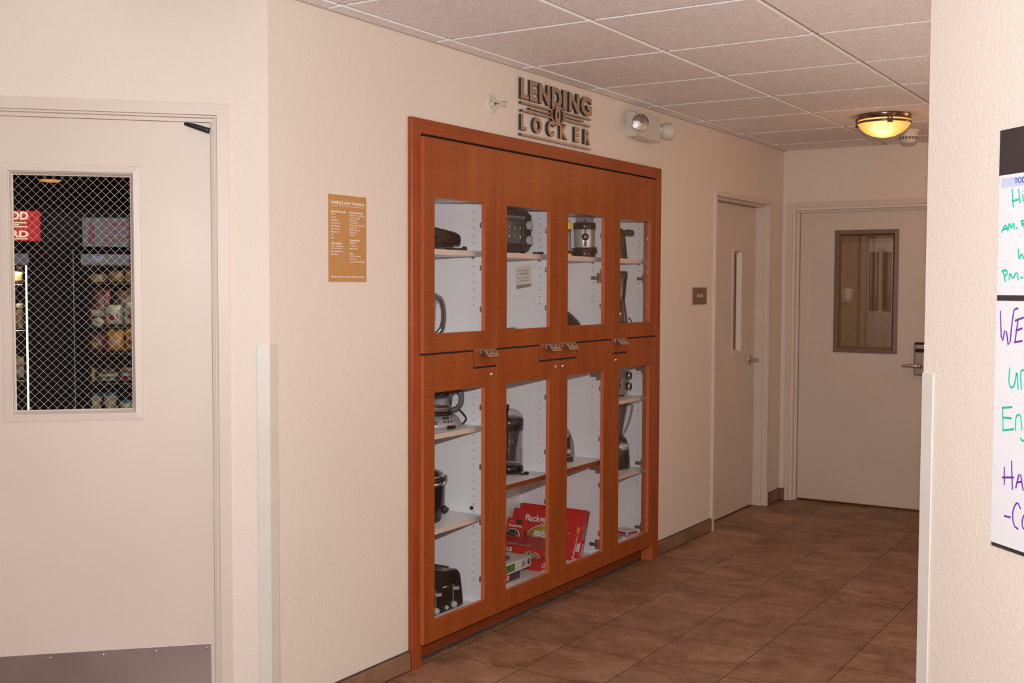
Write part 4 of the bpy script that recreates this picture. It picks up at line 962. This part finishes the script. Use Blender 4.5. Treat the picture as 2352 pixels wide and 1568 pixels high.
obj('clear_dome', MB().lathe([(.064, .252), (.056, .270), (.040, .285), (.024, .292), (.020, .292)], 40), 'glass_jar', t)
obj('feed_tube', MB(TR(-.012, -.018, 0)).lathe([(0, .256), (.016, .256), (.016, .285), (.021, .288), (.021, .310), (.017, .310), (.017, .296), (0, .296)], 28), 'plastic_black', t)
m = MB(TR(.035, -.045, .215) @ RZ(-20) @ RY(35)); m.box((-.01, -.020, -.045), (.035, .026, .045)); obj('pulp_chute', m, 'glass_jar', t, bevel=.006)
m = MB(); m.tube([(.055, -.035, .02), (.075, -.03, .008), (.085, -.015, .005), (.09, .004, .006)], .004, 8); m.cyl((.088, -.006, .007), (.094, .012, .007), .007, seg=8); obj('cord', m, 'plastic_black', t)

# --- grey shell appliance on the wood-edged shelf
t = thing('countertop_appliance', 'upright grey and black curved appliance with a pale knob on the wood-edged shelf', 'appliance', (-.14, -.075, .599))
m = MB(RZ(35)); m.prism([(-.05, 0.02), (.048, 0.02), (.049, .04), (.046, .085), (.036, .125), (.020, .155), (0, .168), (-.02, .165), (-.05, .14)], -.04, .040, T=Matrix(((1,0,0,0),(0,0,1,0),(0,1,0,0),(0,0,0,1)))); bd = obj('shell', m, 'plastic_grey', t, bevel=.008, seg=4)
obj('base', MB(RZ(35)).box((-.055, -.045, 0), (.044, .045, .022)), 'plastic_black', t, bevel=.006)
m = MB(RZ(35)); m.box((-.012, -.0425, .03), (.028, -.0395, .13)); obj('front_inset', m, 'plastic_black', bd, bevel=.001)
m = MB(RZ(35) @ TR(.018, -.042, .052) @ RX(90)); m.lathe([(.012, 0), (.012, .010), (.008, .016), (0, .017)], 20); obj('knob', m, 'knob_grey', bd)
m = MB(RZ(35)); m.box((.004, -.044, .122), (.020, -.0415, .132)); obj('badge', m, 'knob_grey', bd, bevel=.001)

# --- jar blender in the right cabinet
t = thing('jar_blender', 'black blender with a fluted glass jar and silver button panel, right cabinet', 'blender', (-.145, .500, .486))
m = MB(); m.lathe([(0, .004), (.070, .004), (.074, .012), (.072, .06), (.066, .120), (.055, .152), (.046, .165), (0, .167)], 44, sx=.95); bd = obj('motor_base', m, 'plastic_black', t)
for a in (45, 135, 225, 315): obj('foot', MB(RZ(a)).lathe([(0, 0), (.009, 0), (.009, .006), (0, .006)], 12, T=TR(.055, 0, 0)), 'plastic_satin', t)
m = MB(RZ(-30) @ TR(.0635, 0, .122) @ RY(-20) @ FXL); m.lathe([(.030, 0), (.030, .003), (.027, .005), (0, .005)], 32, sy=.72); pn = obj('control_panel', m, 'plastic_silver', bd)
m = MB(RZ(-30) @ TR(.0635, 0, .122) @ RY(-20) @ FXL)
for i in range(6): m.box((-.006+i*.0055, -.004, .005), (-.0025+i*.0055, .006, .007))
m.box((-.024, -.005, .005), (-.009, .006, .007)); obj('buttons', m, 'plastic_white', pn, merge=False)
m = MB(); m.lathe([(0, .172), (.026, .172), (.030, .178), (.036, .22), (.050, .29), (.058, .338), (.0555, .338), (.048, .29), (.034, .222), (.027, .182), (0, .180)], 10, smooth=False); jr = obj('glass_jar', m, 'glass_thick', t)
m = MB(RZ(38)); m.tube([(.054, 0, .335), (.078, 0, .334), (.079, 0, .31), (.068, 0, .26), (.048, 0, .205), (.034, 0, .185)], .0045, 10, flat=1.5); obj('jar_handle', m, 'glass_thick', jr)
obj('lid', MB().lathe([(.060, .334), (.061, .352), (.055, .356), (0, .357)], 36), 'plastic_satin', t)
obj('jar_ring', MB().lathe([(.032, .165), (.036, .168), (.036, .178), (.031, .181)], 28), 'plastic_satin', t)

# --- board games
def gbox(name, label, T, W, D, Hh, mats, cat='game box', group=None):
    """flat box: W along local x, D along local y, height Hh"""
    t = thing(name, label, cat, T, group); obj('box_lid', MB().box((0, 0, Hh*.12), (W, D, Hh)), mats[0], t, bevel=.001)
    obj('box_base', MB().box((.0015, .0015, 0), (W-.0015, D-.0015, Hh*.12)), mats[1], t, bevel=.0006); return t
zf = .125
# monopoly-like dark box, its long side towards the doors
t = gbox('board_game_box', 'dark navy game box under the white box, bottom of the middle cabinet', (-.40, -.82, zf), .295, .290, .048, ('box_navy', 'box_grey'))
m = MB(TR(.295, 0, 0)); m.box((0, .115, .010), (.0008, .205, .038)); obj('title_panel', m, 'red_box', t)
m = MB(TR(.2958, 0, 0)); text(m, 'MONOPOLY', .035, .016, .017, 0, w=.165, bold=.03, T=FXL); obj('lettering', m, 'ink_white', t, merge=False)
# white box with green title on top of it
t = gbox('board_game_box', 'white game box with a green title stacked on the dark navy one', (-.385, -.78, zf+.048), .300, .315, .048, ('box_white', 'box_white'))
m = MB(TR(.3002, 0, 0)); m.box((0, .05, .008), (.0006, .176, .040)); obj('title_panel', m, 'ink_black', t)
m = MB(TR(.3008, 0, 0)); text(m, 'SOUR!', .055, .011, .025, 0, w=.118, bold=.05, T=FXL); obj('lettering', m, 'green_art', t, merge=False)
m = MB(TR(.3002, 0, 0) @ FXL); m.lathe([(.014, 0), (.014, .0005), (0, .0006)], 24, sx=.8, T=TR(.292, .026, 0)); obj('round_logo', m, 'ink_blue', t)
m = MB(TR(.3002, 0, 0) @ FXL); m.box((.232, .012, 0), (.262, .036, .0004)); m.box((.185, .036, 0), (.222, .0375, .0004)); m.box((.185, .018, 0), (.222, .0195, .0004)); obj('fine_print', m, 'box_grey', t, merge=False)
m = MB(TR(.15, .155, .048)); m.lathe([(.120, 0), (.120, .0004), (.112, .0006), (0, .0006)], 44); tp = obj('round_picture', m, 'box_grey', t)
obj('picture_colours', MB(TR(.15, .155, .0486)).lathe([(.108, 0), (.108, .0003), (0, .0004)], 44), 'box_art', tp)
# checkers
t = gbox('board_game_box', 'bright red game box lettered Checkers under the flat tile game box', (-.345, -.372, zf), .250, .245, .050, ('red_box', 'red_box'))
m = MB(TR(.2502, 0, 0)); text(m, 'Checkers', .016, .012, .019, 0, w=.130, bold=.02, T=FXL); obj('lettering', m, 'ink_white', t, merge=False)
obj('cover_picture', MB().box((.17, .010, .050), (.240, .12, .0506)), 'box_grey', t)
# tile word game, flat, long side facing the photographer
t = gbox('board_game_box', 'flat dark-red word game box with letter tiles on its side, lying under the dominoes', (-.400, -.374, zf+.0515), .300, .235, .050, ('red_box', 'red_box'))
obj('top_print', MB().box((.004, .004, .050), (.296, .231, .0508)), 'red_side', t)
m = MB(); text(m, 'CROSSWORD GAME', .03, .03, .030, .0510, w=.20, T=Matrix(((1,0,0,0),(0,1,0,0),(0,0,1,0),(0,0,0,1)))); obj('top_lettering', m, 'box_tan', t, merge=False)
m = MB(TR(0, 0, 0)); text(m, 'SCRABBLE', .020, .026, .018, .0002, w=.135, bold=.03, T=FY); obj('lettering', m, 'ink_white', t, merge=False)
tx = .238
for i, ch in enumerate('EBLKR'):
    T1 = FY @ TR(tx+.0165*i-.006, .022+(.006 if i % 2 else -.002), .0003) @ RZ((-12, 6, 16, -14, 20)[i])
    pc = obj('letter_tile', MB(T1).box((-.0088, -.0105, 0), (.0088, .0105, .0012+.0005*i)), 'box_tan', t)
    m = MB(T1); text(m, ch, 0, -.0055, .011, .0013+.0005*i, align='c', bold=.03); obj('tile_letter', m, 'ink_black', pc, merge=False)
# leaning boxes: local x along the shelf depth, local z up the lid, front faces -y
def leanbox(label, x0, ybot, z0, W, Hh, th, lean, side='red_side'):
    T = TR(x0, ybot, z0) @ RX(-lean); t = thing('board_game_box', label, 'game box', T)
    obj('box_lid', MB().box((0, 0, 0), (W, th*.8, Hh)), 'red_box', t, bevel=.001); obj('box_base', MB().box((.0015, th*.8, .0015), (W-.0015, th, Hh-.0015)), side, t)
    return t
t = leanbox('tall red game box lettered Backgammon leaning on the right-hand side', -.455, -.112, zf+.002, .375, .222, .036, 25)
m = MB(); text(m, 'Backgammon', .078, .165, .033, .0003, w=.236, bold=.02, T=FY); obj('lettering', m, 'ink_white', t, merge=False)
m = MB(); text(m, 'For 2 players. Includes board,', .012, .160, .0045, .0003, w=.07, T=FY); text(m, 'stones, dice and cups.', .012, .150, .0045, .0003, w=.06, T=FY); text(m, 'Ages 8 and up. Rules included.', .262, .128, .0045, .0003, w=.09, T=FY); text(m, 'Contents inside', .262, .120, .0045, .0003, w=.05, T=FY); obj('fine_print', m, 'ink_white', t, merge=False)
m = MB(FY @ TR(.205, .048, .0003)); m.lathe([(.118, 0), (.118, .0003), (.110, .0005)], 56, sy=.93, sx=1.0); vs = []
obj('picture_border', m, 'ink_white', t)
pc = obj('cover_picture', MB(FY @ TR(.205, .048, .0005)).lathe([(.112, 0), (.112, .0004), (0, .0005)], 56, sy=.93), 'box_yellow', t)
m = MB(FY); m.prism([(.10, .060), (.112, .048), (.165, .095), (.158, .103)], .0011, .0014); obj('stripe', m, 'red_side', pc)
for dx, dy, dr in ((.165, .098, -8), (.215, .106, 6)):
    T1 = FY @ TR(dx, dy, .001) @ RZ(dr)
    di = obj('printed_die', MB(T1).box((-.020, -.014, 0), (.020, .022, .0008)), 'ink_white', pc, bevel=.0003)
    m = MB(T1)
    for px_, py_ in ((-.011, -.004), (.011, -.004), (0, .004), (-.011, .013), (.011, .013)): m.lathe([(.0032, .0008), (.0032, .0010), (0, .0010)], 10, T=TR(px_, py_, 0))
    obj('pips', m, 'ink_black', di, merge=False)
FXB = TR(.3752, 0, 0) @ frame((0, 0, 0), (0, 0, 1), (0, -1, 0), (1, 0, 0))
m = MB(); text(m, 'Backgammon', .012, -.026, .016, .0003, w=.115, bold=.02, T=FXB); obj('spine_lettering', m, 'ink_white', t, merge=False)
m = MB(FXB); m.box((.137, -.030, 0), (.168, -.006, .0005)); obj('spine_picture', m, 'box_yellow', t)
t = leanbox('red game box lettered Chess leaning behind the backgammon box', -.445, -.058, zf+.004, .380, .235, .040, 21)
FXB = TR(.3802, 0, 0) @ frame((0, 0, 0), (0, 0, 1), (0, -1, 0), (1, 0, 0))
m = MB(); text(m, 'Chess', .012, -.029, .018, .0003, w=.060, bold=.02, T=FXB); obj('spine_lettering', m, 'ink_white', t, merge=False)
m = MB(FXB); m.prism([(.100, -.033), (.155, -.033), (.165, -.006), (.090, -.006)], 0, .0005); obj('spine_picture', m, 'box_grey', t)
m = MB(); m.prism([(.30, .03), (.378, .03), (.378, .075)], .0003, .0006, T=FY); obj('cover_corner', m, 'box_white', t)
# dominoes
t = thing('board_game_box', 'small red box lettered Dominoes standing on the flat tile game box', 'game box', TR(-.386, -.210, zf+.1025) @ RX(-12) @ RZ(0))
obj('box', MB().box((0, 0, 0), (.098, .038, .090)), 'red_box', t, bevel=.0012)
m = MB(); text(m, 'Dominoes', .012, .050, .0115, .0003, w=.075, bold=.03, T=FY); text(m, 'Double Six', .018, .074, .004, .0003, w=.026, T=FY); obj('lettering', m, 'ink_white', t, merge=False)
m = MB(FY); m.box((.052, .066, .0003), (.088, .074, .0006)); m.box((.052, .0755, .0003), (.088, .0835, .0006)); obj('domino_print', m, 'ink_black', t, merge=False)
pc = obj('picture_border', MB(FY @ TR(.040, .006, .0002)).lathe([(.040, 0), (.040, .0004), (0, .0004)], 36, sy=.9, a0=0, a1=PI), 'ink_white', t)
obj('cover_picture', MB(FY @ TR(.040, .006, .0006)).lathe([(.036, 0), (.036, .0004), (0, .0004)], 36, sy=.9, a0=0, a1=PI), 'ink_black', pc)
m = MB(FY @ TR(.040, .006, .0010))
for a_ in ((-.018, .010), (-.004, .010), (.014, .010), (-.018, .020), (.014, .020), (0, .026)): m.lathe([(.0022, 0), (.0022, .0003), (0, .0003)], 8, T=TR(*a_, 0))
obj('pips', m, 'ink_white', pc, merge=False)
m = MB(TR(.0982, .008, .008)); m.box((0, 0, 0), (.0005, .020, .026)); obj('side_print', m, 'ink_black', t)

# --- card games at the bottom of the right cabinet
def deck(label, T, W, D, Hh, mt, top, title=None, tm='ink_white'):
    t = thing('card_box', label, 'card box', T, 'small card game boxes in the right cabinet')
    obj('box', MB().box((0, 0, 0), (W, D, Hh)), mt, t, bevel=.001)
    obj('top_print', MB().box((.004, .004, Hh), (W-.004, D-.004, Hh+.0005)), top, t)
    if title:
        m = MB(); text(m, title, W*.12, D*.25, D*.35, Hh+.0006, w=W*.75, bold=.03); obj('lettering', m, tm, t, merge=False)
    return t
deck('grey card game box lying lowest and frontmost in the right cabinet', TR(-.150, .320, zf) @ RZ(8), .098, .105, .017, 'box_white', 'box_grey', 'UNO', 'box_white')
deck('grey and white card game box lying behind the frontmost one, right cabinet', TR(-.165, .435, zf) @ RZ(-4), .120, .105, .019, 'box_white', 'box_grey', '10', 'red_side')
t = deck('red and white playing card box on top of the card game pile', TR(-.155, .485, zf+.0195) @ RZ(-18), .100, .085, .020, 'box_white', 'box_white', None)
obj('side_stripe', MB().box((.006, -.0004, .004), (.094, .001, .016)), 'red_side', t); obj('side_stripe', MB().box((.099, .008, .004), (.1004, .077, .016)), 'red_side', t)
deck('small white card box beside the lower hinge of the right cabinet', TR(-.048, .520, zf) @ RZ(0), .050, .070, .018, 'box_white', 'box_white', None)

# ================================================================== VENDING ROOM BEHIND THE WIRED-GLASS DOOR
def FLp(u, v, n): return FL @ TR(u, v, n)
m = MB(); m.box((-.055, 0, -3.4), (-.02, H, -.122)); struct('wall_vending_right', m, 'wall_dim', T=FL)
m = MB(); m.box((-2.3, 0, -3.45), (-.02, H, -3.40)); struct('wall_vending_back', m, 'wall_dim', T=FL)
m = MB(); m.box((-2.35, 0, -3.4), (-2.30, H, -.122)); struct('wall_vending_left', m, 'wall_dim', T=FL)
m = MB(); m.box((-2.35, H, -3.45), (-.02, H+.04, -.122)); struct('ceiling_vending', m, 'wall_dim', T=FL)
def cooler(label, u0, u1, led_u, shelves_, T):
    t = thing('glass_door_cooler', label, 'cooler', T); w_ = u1-u0
    m = MB(); D = -.62
    m.box((0, 0, D), (w_, 1.60, D+.03)); m.box((0, 0, D), (.03, 1.60, 0)); m.box((w_-.03, 0, D), (w_, 1.60, 0)); m.box((0, 1.56, D), (w_, 1.60, 0)); m.box((0, 0, D), (w_, .25, 0))
    obj('cabinet_shell', m, 'machine_black', t)
    hd = obj('header_panel', MB().box((0, 1.535, 0), (w_, 1.577, .015)), 'sign_grey', t)
    obj('header_trim', MB().box((0, 1.527, 0), (w_, 1.535, .013)), 'panel_tan', hd)
    m = MB(); m.box((.05, 1.545, .015), (.095, 1.568, .0155)); obj('header_logo', m, 'ink_lightblue', hd)
    m = MB(); text(m, "Don't wait. Grab a meal now", .12, 1.550, .008, .0152, w=.20); obj('lettering', m, 'box_grey', hd, merge=False)
    for z in shelves_:
        m = MB()
        for i in range(int((w_-.06)/.03)+1): x = .03+i*.03; m.cyl((x, z-.004, -.02), (x, z-.004, D+.04), .0018, seg=5)
        for n in (-.02, -.3, D+.05): m.cyl((.03, z-.007, n), (w_-.03, z-.007, n), .003, seg=6)
        obj('wire_shelf', m, 'chrome', t, merge=False)
    obj('light_strip', MB().box((led_u-u0-.0035, .45, .006), (led_u-u0+.0035, 1.525, .012)), 'led', t)
    obj('door_glass', MB().box((.012, .26, .001), (w_-.012, 1.52, .005)), 'glass', t)
    return t
cooler('lit glass-door cooler at the left seen through the wired-glass door', -1.66, -1.012, -1.0245, (1.445, 1.242, 1.018, .80), FLp(-1.66, 0, -1.72))
cooler('snack-filled glass-door cooler at the right seen through the wired-glass door', -.795, -.16, -.19, (1.452, 1.257, 1.137, 1.0, .86), FLp(-.795, 0, -1.72))
for (u, pw) in ((-1.10, .7), (-.30, 2.6)):
    o = area('cooler_light', FL @ Vector((u, 1.50, -1.78)), FL @ Vector((u+(-.04 if u < -1 else -.30), .9, -1.82)), .1, .08, pw, (1, .90, .62))
t = thing('vending_machine', 'dark machine with a thin bright edge between the two coolers', 'machine', FLp(-1.005, 0, -1.75))
obj('cabinet_shell', MB().box((0, 0, -.7), (.200, 1.63, 0)), 'machine_black', t, bevel=.004)
obj('metal_edge', MB().box((.170, .3, 0), (.1735, 1.60, .003)), 'sign_grey', t)
s1 = thing('illuminated_sign', 'glowing red sign with cream letters hanging over the left cooler', 'sign', FLp(-1.262, 1.633, -1.70))
obj('panel', MB().box((0, 0, -.03), (.298, .132, 0)), 'red_glow', s1, bevel=.002)
m = MB(); text(m, 'FOOD', .253, .094, .033, .0005, w=.140, bold=.04, align='r'); text(m, 'YARD', .252, .016, .028, .0005, w=.150, bold=.04, align='r')
for a, b, c in ((.06, .246, .0765), (.10, .214, .0675), (.06, .246, .0585), (.06, .249, .006)): m.box((a, c, .0005), (b, c+.005, .0015))
obj('lettering', m, 'cream_glow', s1, merge=False)
s2 = thing('snack_sign', 'white sign with a red bottle and red Candle Cups lettering over the right cooler', 'sign', FLp(-.786, 1.610, -1.70))
obj('panel', MB().box((0, 0, -.02), (.36, .130, 0)), 'sign_grey', s2, bevel=.002)
m = MB(); m.prism([(.024, .012), (.052, .012), (.052, .05), (.048, .07), (.051, .085), (.043, .105), (.040, .122), (.036, .122), (.033, .105), (.025, .085), (.028, .07), (.024, .05)], .0003, .001); obj('bottle_picture', m, 'bump_red', s2)
m = MB(); text(m, 'CANDLE', .082, .090, .023, .0005, w=.165, bold=.06); text(m, 'CUPS', .088, .024, .021, .0005, w=.118, bold=.05)
for a, b, c in ((.084, .190, .074), (.110, .185, .066), (.084, .190, .058), (.088, .26, .014)): m.box((a, c, .0003), (b, c+.004, .001))
m.lathe([(.030, .0005), (.030, .001), (.022, .001), (.022, .0005)], 30, T=TR(.222, .068, 0), sx=.8); obj('lettering', m, 'bump_red', s2, merge=False)
# hanging lamp added in place of the hallway lamp's reflection in the glass
pd = thing('reflected_lamp', 'small amber lamp shape standing in for a reflection in the wired glass', 'lamp', FLp(-1.155, 2.03, -3.2))
obj('shade', MB(RX(-90)).lathe([(.062, 0), (.055, .010), (.03, .016), (0, .018)], 28), 'panel_tan', pd)
obj('diffuser', MB(RX(-90)).lathe([(.060, -.001), (.04, -.010), (0, -.014)], 28), 'reflection_amber' if 'reflection_amber' in M else mat('reflection_amber', (.8, .4, .1), .4, emit=((1, .42, .10), .7), var=(9, .05)).name, pd)
obj('cord', MB().cyl((0, .016, 0), (0, H-2.03, 0), .003, seg=6), 'plastic_black', pd)

def snackmat(n, c, amt=.5, sc_=45): mat(n, c, .4, var=((sc_,)*3, amt, 4)); return n
snackmat('s_tan', (.42, .24, .10)); snackmat('s_maroon', (.20, .05, .045)); snackmat('s_white', (.62, .58, .42), .15); snackmat('s_red', (.45, .03, .03)); snackmat('s_orange', (.72, .32, .035), .55, 30)
snackmat('s_yellow', (.45, .30, .06)); snackmat('s_green', (.28, .38, .12), .6); snackmat('s_blue', (.06, .14, .30), .3); snackmat('s_cream', (.60, .48, .30), .3); snackmat('s_brown', (.16, .075, .04))
def bag(name, label, u, v, n, w_, h_, d_, mt, patch=None):
    t = thing(name, label, 'snack', FLp(u, v, n), 'snacks in the coolers'); m = MB(); k = 10; vs = []; fs = []
    for s_ in (1, -1):
        for j in range(k+1):
            for i in range(k+1):
                a, b = i/k, j/k; e = (1-(2*a-1)**4)*(1-(2*b-1)**6)
                wob = .0015*math.sin(7*a+5*b+w_*90)
                vs.append(((a-.5)*w_*(1-.06*math.sin(PI*b)), b*h_, s_*(e*d_/2+wob*e)))
    N = (k+1)**2
    for q in range(2):
        for j in range(k):
            for i in range(k):
                p = q*N+j*(k+1)+i; f = (p, p+1, p+k+2, p+k+1); fs.append(f if q == 0 else f[::-1])
    m.add(vs, fs, 0, True); obj('wrapper', m, mt, t)
    if patch:
        obj('printed_patch', MB().lathe([(w_*.26, 0), (w_*.25, .0012), (0, .002)], 18, T=TR(0, h_*.42, d_/2-.0008), sy=.8), patch, t)
    return t
def cup(label, u, v, n, r, h_, mt, cap):
    t = thing('snack_cup', label, 'cup', FLp(u, v, n) @ RX(-90), 'snacks in the coolers')
    obj('tub', MB().lathe([(0, 0), (r*.8, 0), (r, h_*.86), (0, h_*.86)], 24), mt, t)
    obj('lid', MB().lathe([(r*1.06, h_*.85), (r*1.06, h_*.97), (r*.95, h_), (0, h_)], 24), cap, t)
n0 = -1.80
bag('snack_bag', 'tan wrapped sandwich at the left end of the top cooler shelf', -.735, 1.453, n0, .085, .040, .05, 's_tan', 's_cream')
bag('snack_bag', 'golden wrapped sandwich in the middle of the top cooler shelf', -.655, 1.453, n0, .072, .055, .05, 's_tan', 's_yellow')
bag('snack_bag', 'orange-brown wrapped sandwich at the right of the top cooler shelf', -.585, 1.453, n0, .070, .062, .05, 's_orange', 's_cream')
bag('snack_bag', 'tall maroon snack bag standing on the second cooler shelf at the left', -.738, 1.258, n0-.12, .088, .165, .05, 's_maroon', 's_tan')
bag('snack_bag', 'tall dark brown snack bag behind the white bags on the second cooler shelf', -.630, 1.258, n0-.12, .10, .160, .05, 's_brown')
bag('snack_bag', 'flat red snack tray on the second cooler shelf at the left', -.735, 1.258, n0, .10, .034, .06, 's_red', 's_white')
bag('snack_bag', 'grey-white snack bag lying on the flat red snack tray', -.745, 1.293, n0, .080, .036, .05, 's_cream')
bag('snack_bag', 'white snack bag with a red emblem left of the other white one', -.668, 1.258, n0, .084, .092, .06, 's_white', 's_red')
bag('snack_bag', 'white snack bag with a red emblem at the window edge', -.588, 1.258, n0, .078, .105, .06, 's_white', 's_red')
bag('snack_bag', 'dark red snack bag at the left of the third cooler shelf', -.742, 1.138, n0, .085, .085, .05, 's_maroon', 's_yellow')
bag('snack_bag', 'orange chip bag in the middle of the third cooler shelf', -.662, 1.138, n0, .080, .100, .06, 's_orange', 's_cream')
bag('snack_bag', 'orange and red chip bag at the right of the third cooler shelf', -.585, 1.138, n0, .076, .104, .06, 's_orange', 's_red')
bx = obj('snack_box', MB().box((-.02, 0, -.03), (.02, .062, .03)), 's_yellow', T=FLp(-.770, 1.001, n0), bevel=.002); tag(bx, 'narrow yellow snack box at the left of the fourth cooler shelf', 'snack', 'snacks in the coolers')
for i, (lb, u, v, mt) in enumerate((('pale snack packet with green print lying on the fourth cooler shelf', -.700, 1.001, 's_green'), ('cream snack packet stacked on the green-printed one', -.698, 1.020, 's_cream'),
                                    ('brown snack packet topping the middle pile on the fourth cooler shelf', -.700, 1.040, 's_brown'), ('red and white snack packet lowest of the right pile, fourth cooler shelf', -.605, 1.001, 's_red'),
                                    ('cream snack packet in the middle of the right pile, fourth cooler shelf', -.602, 1.022, 's_white'), ('reddish snack packet topping the right pile, fourth cooler shelf', -.600, 1.043, 's_tan'))):
    bag('snack_bag', lb, u, v, n0, .092, .020, .08, mt)
cup('blue-lidded snack tub at the left of the bottom visible cooler shelf', -.755, .861, n0, .030, .085, 's_cream', 's_blue')
cup('blue-lidded snack tub in the middle of the bottom visible cooler shelf', -.688, .861, n0, .030, .088, 's_cream', 's_blue')
cup('short blue-lidded snack tub at the right of the bottom visible cooler shelf', -.615, .861, n0, .034, .050, 's_white', 's_blue')
t = thing('drink_jar', 'small jar with a tan label on the top shelf of the left cooler', 'jar', FLp(-1.066, 1.446, n0) @ RX(-90), 'drinks in the left cooler')
obj('glass', MB().lathe([(0, 0), (.022, 0), (.023, .05), (.015, .062), (.015, .07), (0, .07)], 20), 's_brown', t); obj('label', MB().lathe([(.0235, .012), (.0238, .045), (.0235, .046)], 20), 's_tan', t); obj('cap', MB().lathe([(.017, .066), (.017, .076), (0, .077)], 18), 's_cream', t)
t = thing('drink_bottle', 'brown drink bottle with a white cap in the left cooler', 'bottle', FLp(-1.070, 1.243, n0) @ RX(-90), 'drinks in the left cooler')
obj('glass', MB().lathe([(0, 0), (.022, 0), (.024, .01), (.023, .035), (.018, .05), (.021, .07), (.012, .088), (.012, .096), (0, .096)], 20), 's_tan', t); obj('cap', MB().lathe([(.0145, .094), (.0145, .112), (0, .113)], 18), 's_white', t)
t = bag('gift_bag', 'clear bag of pastries tied with a red ribbon in the left cooler', -1.066, 1.019, n0, .062, .100, .05, 's_cream')
m = MB(); m.tube([(-.030, .058, .018), (-.015, .060, .028), (0, .060, .030), (.015, .060, .028), (.030, .062, .020), (.040, .056, .022)], [.003, .004, .005, .004, .004, .003], 8); obj('ribbon', m, 's_red', t)
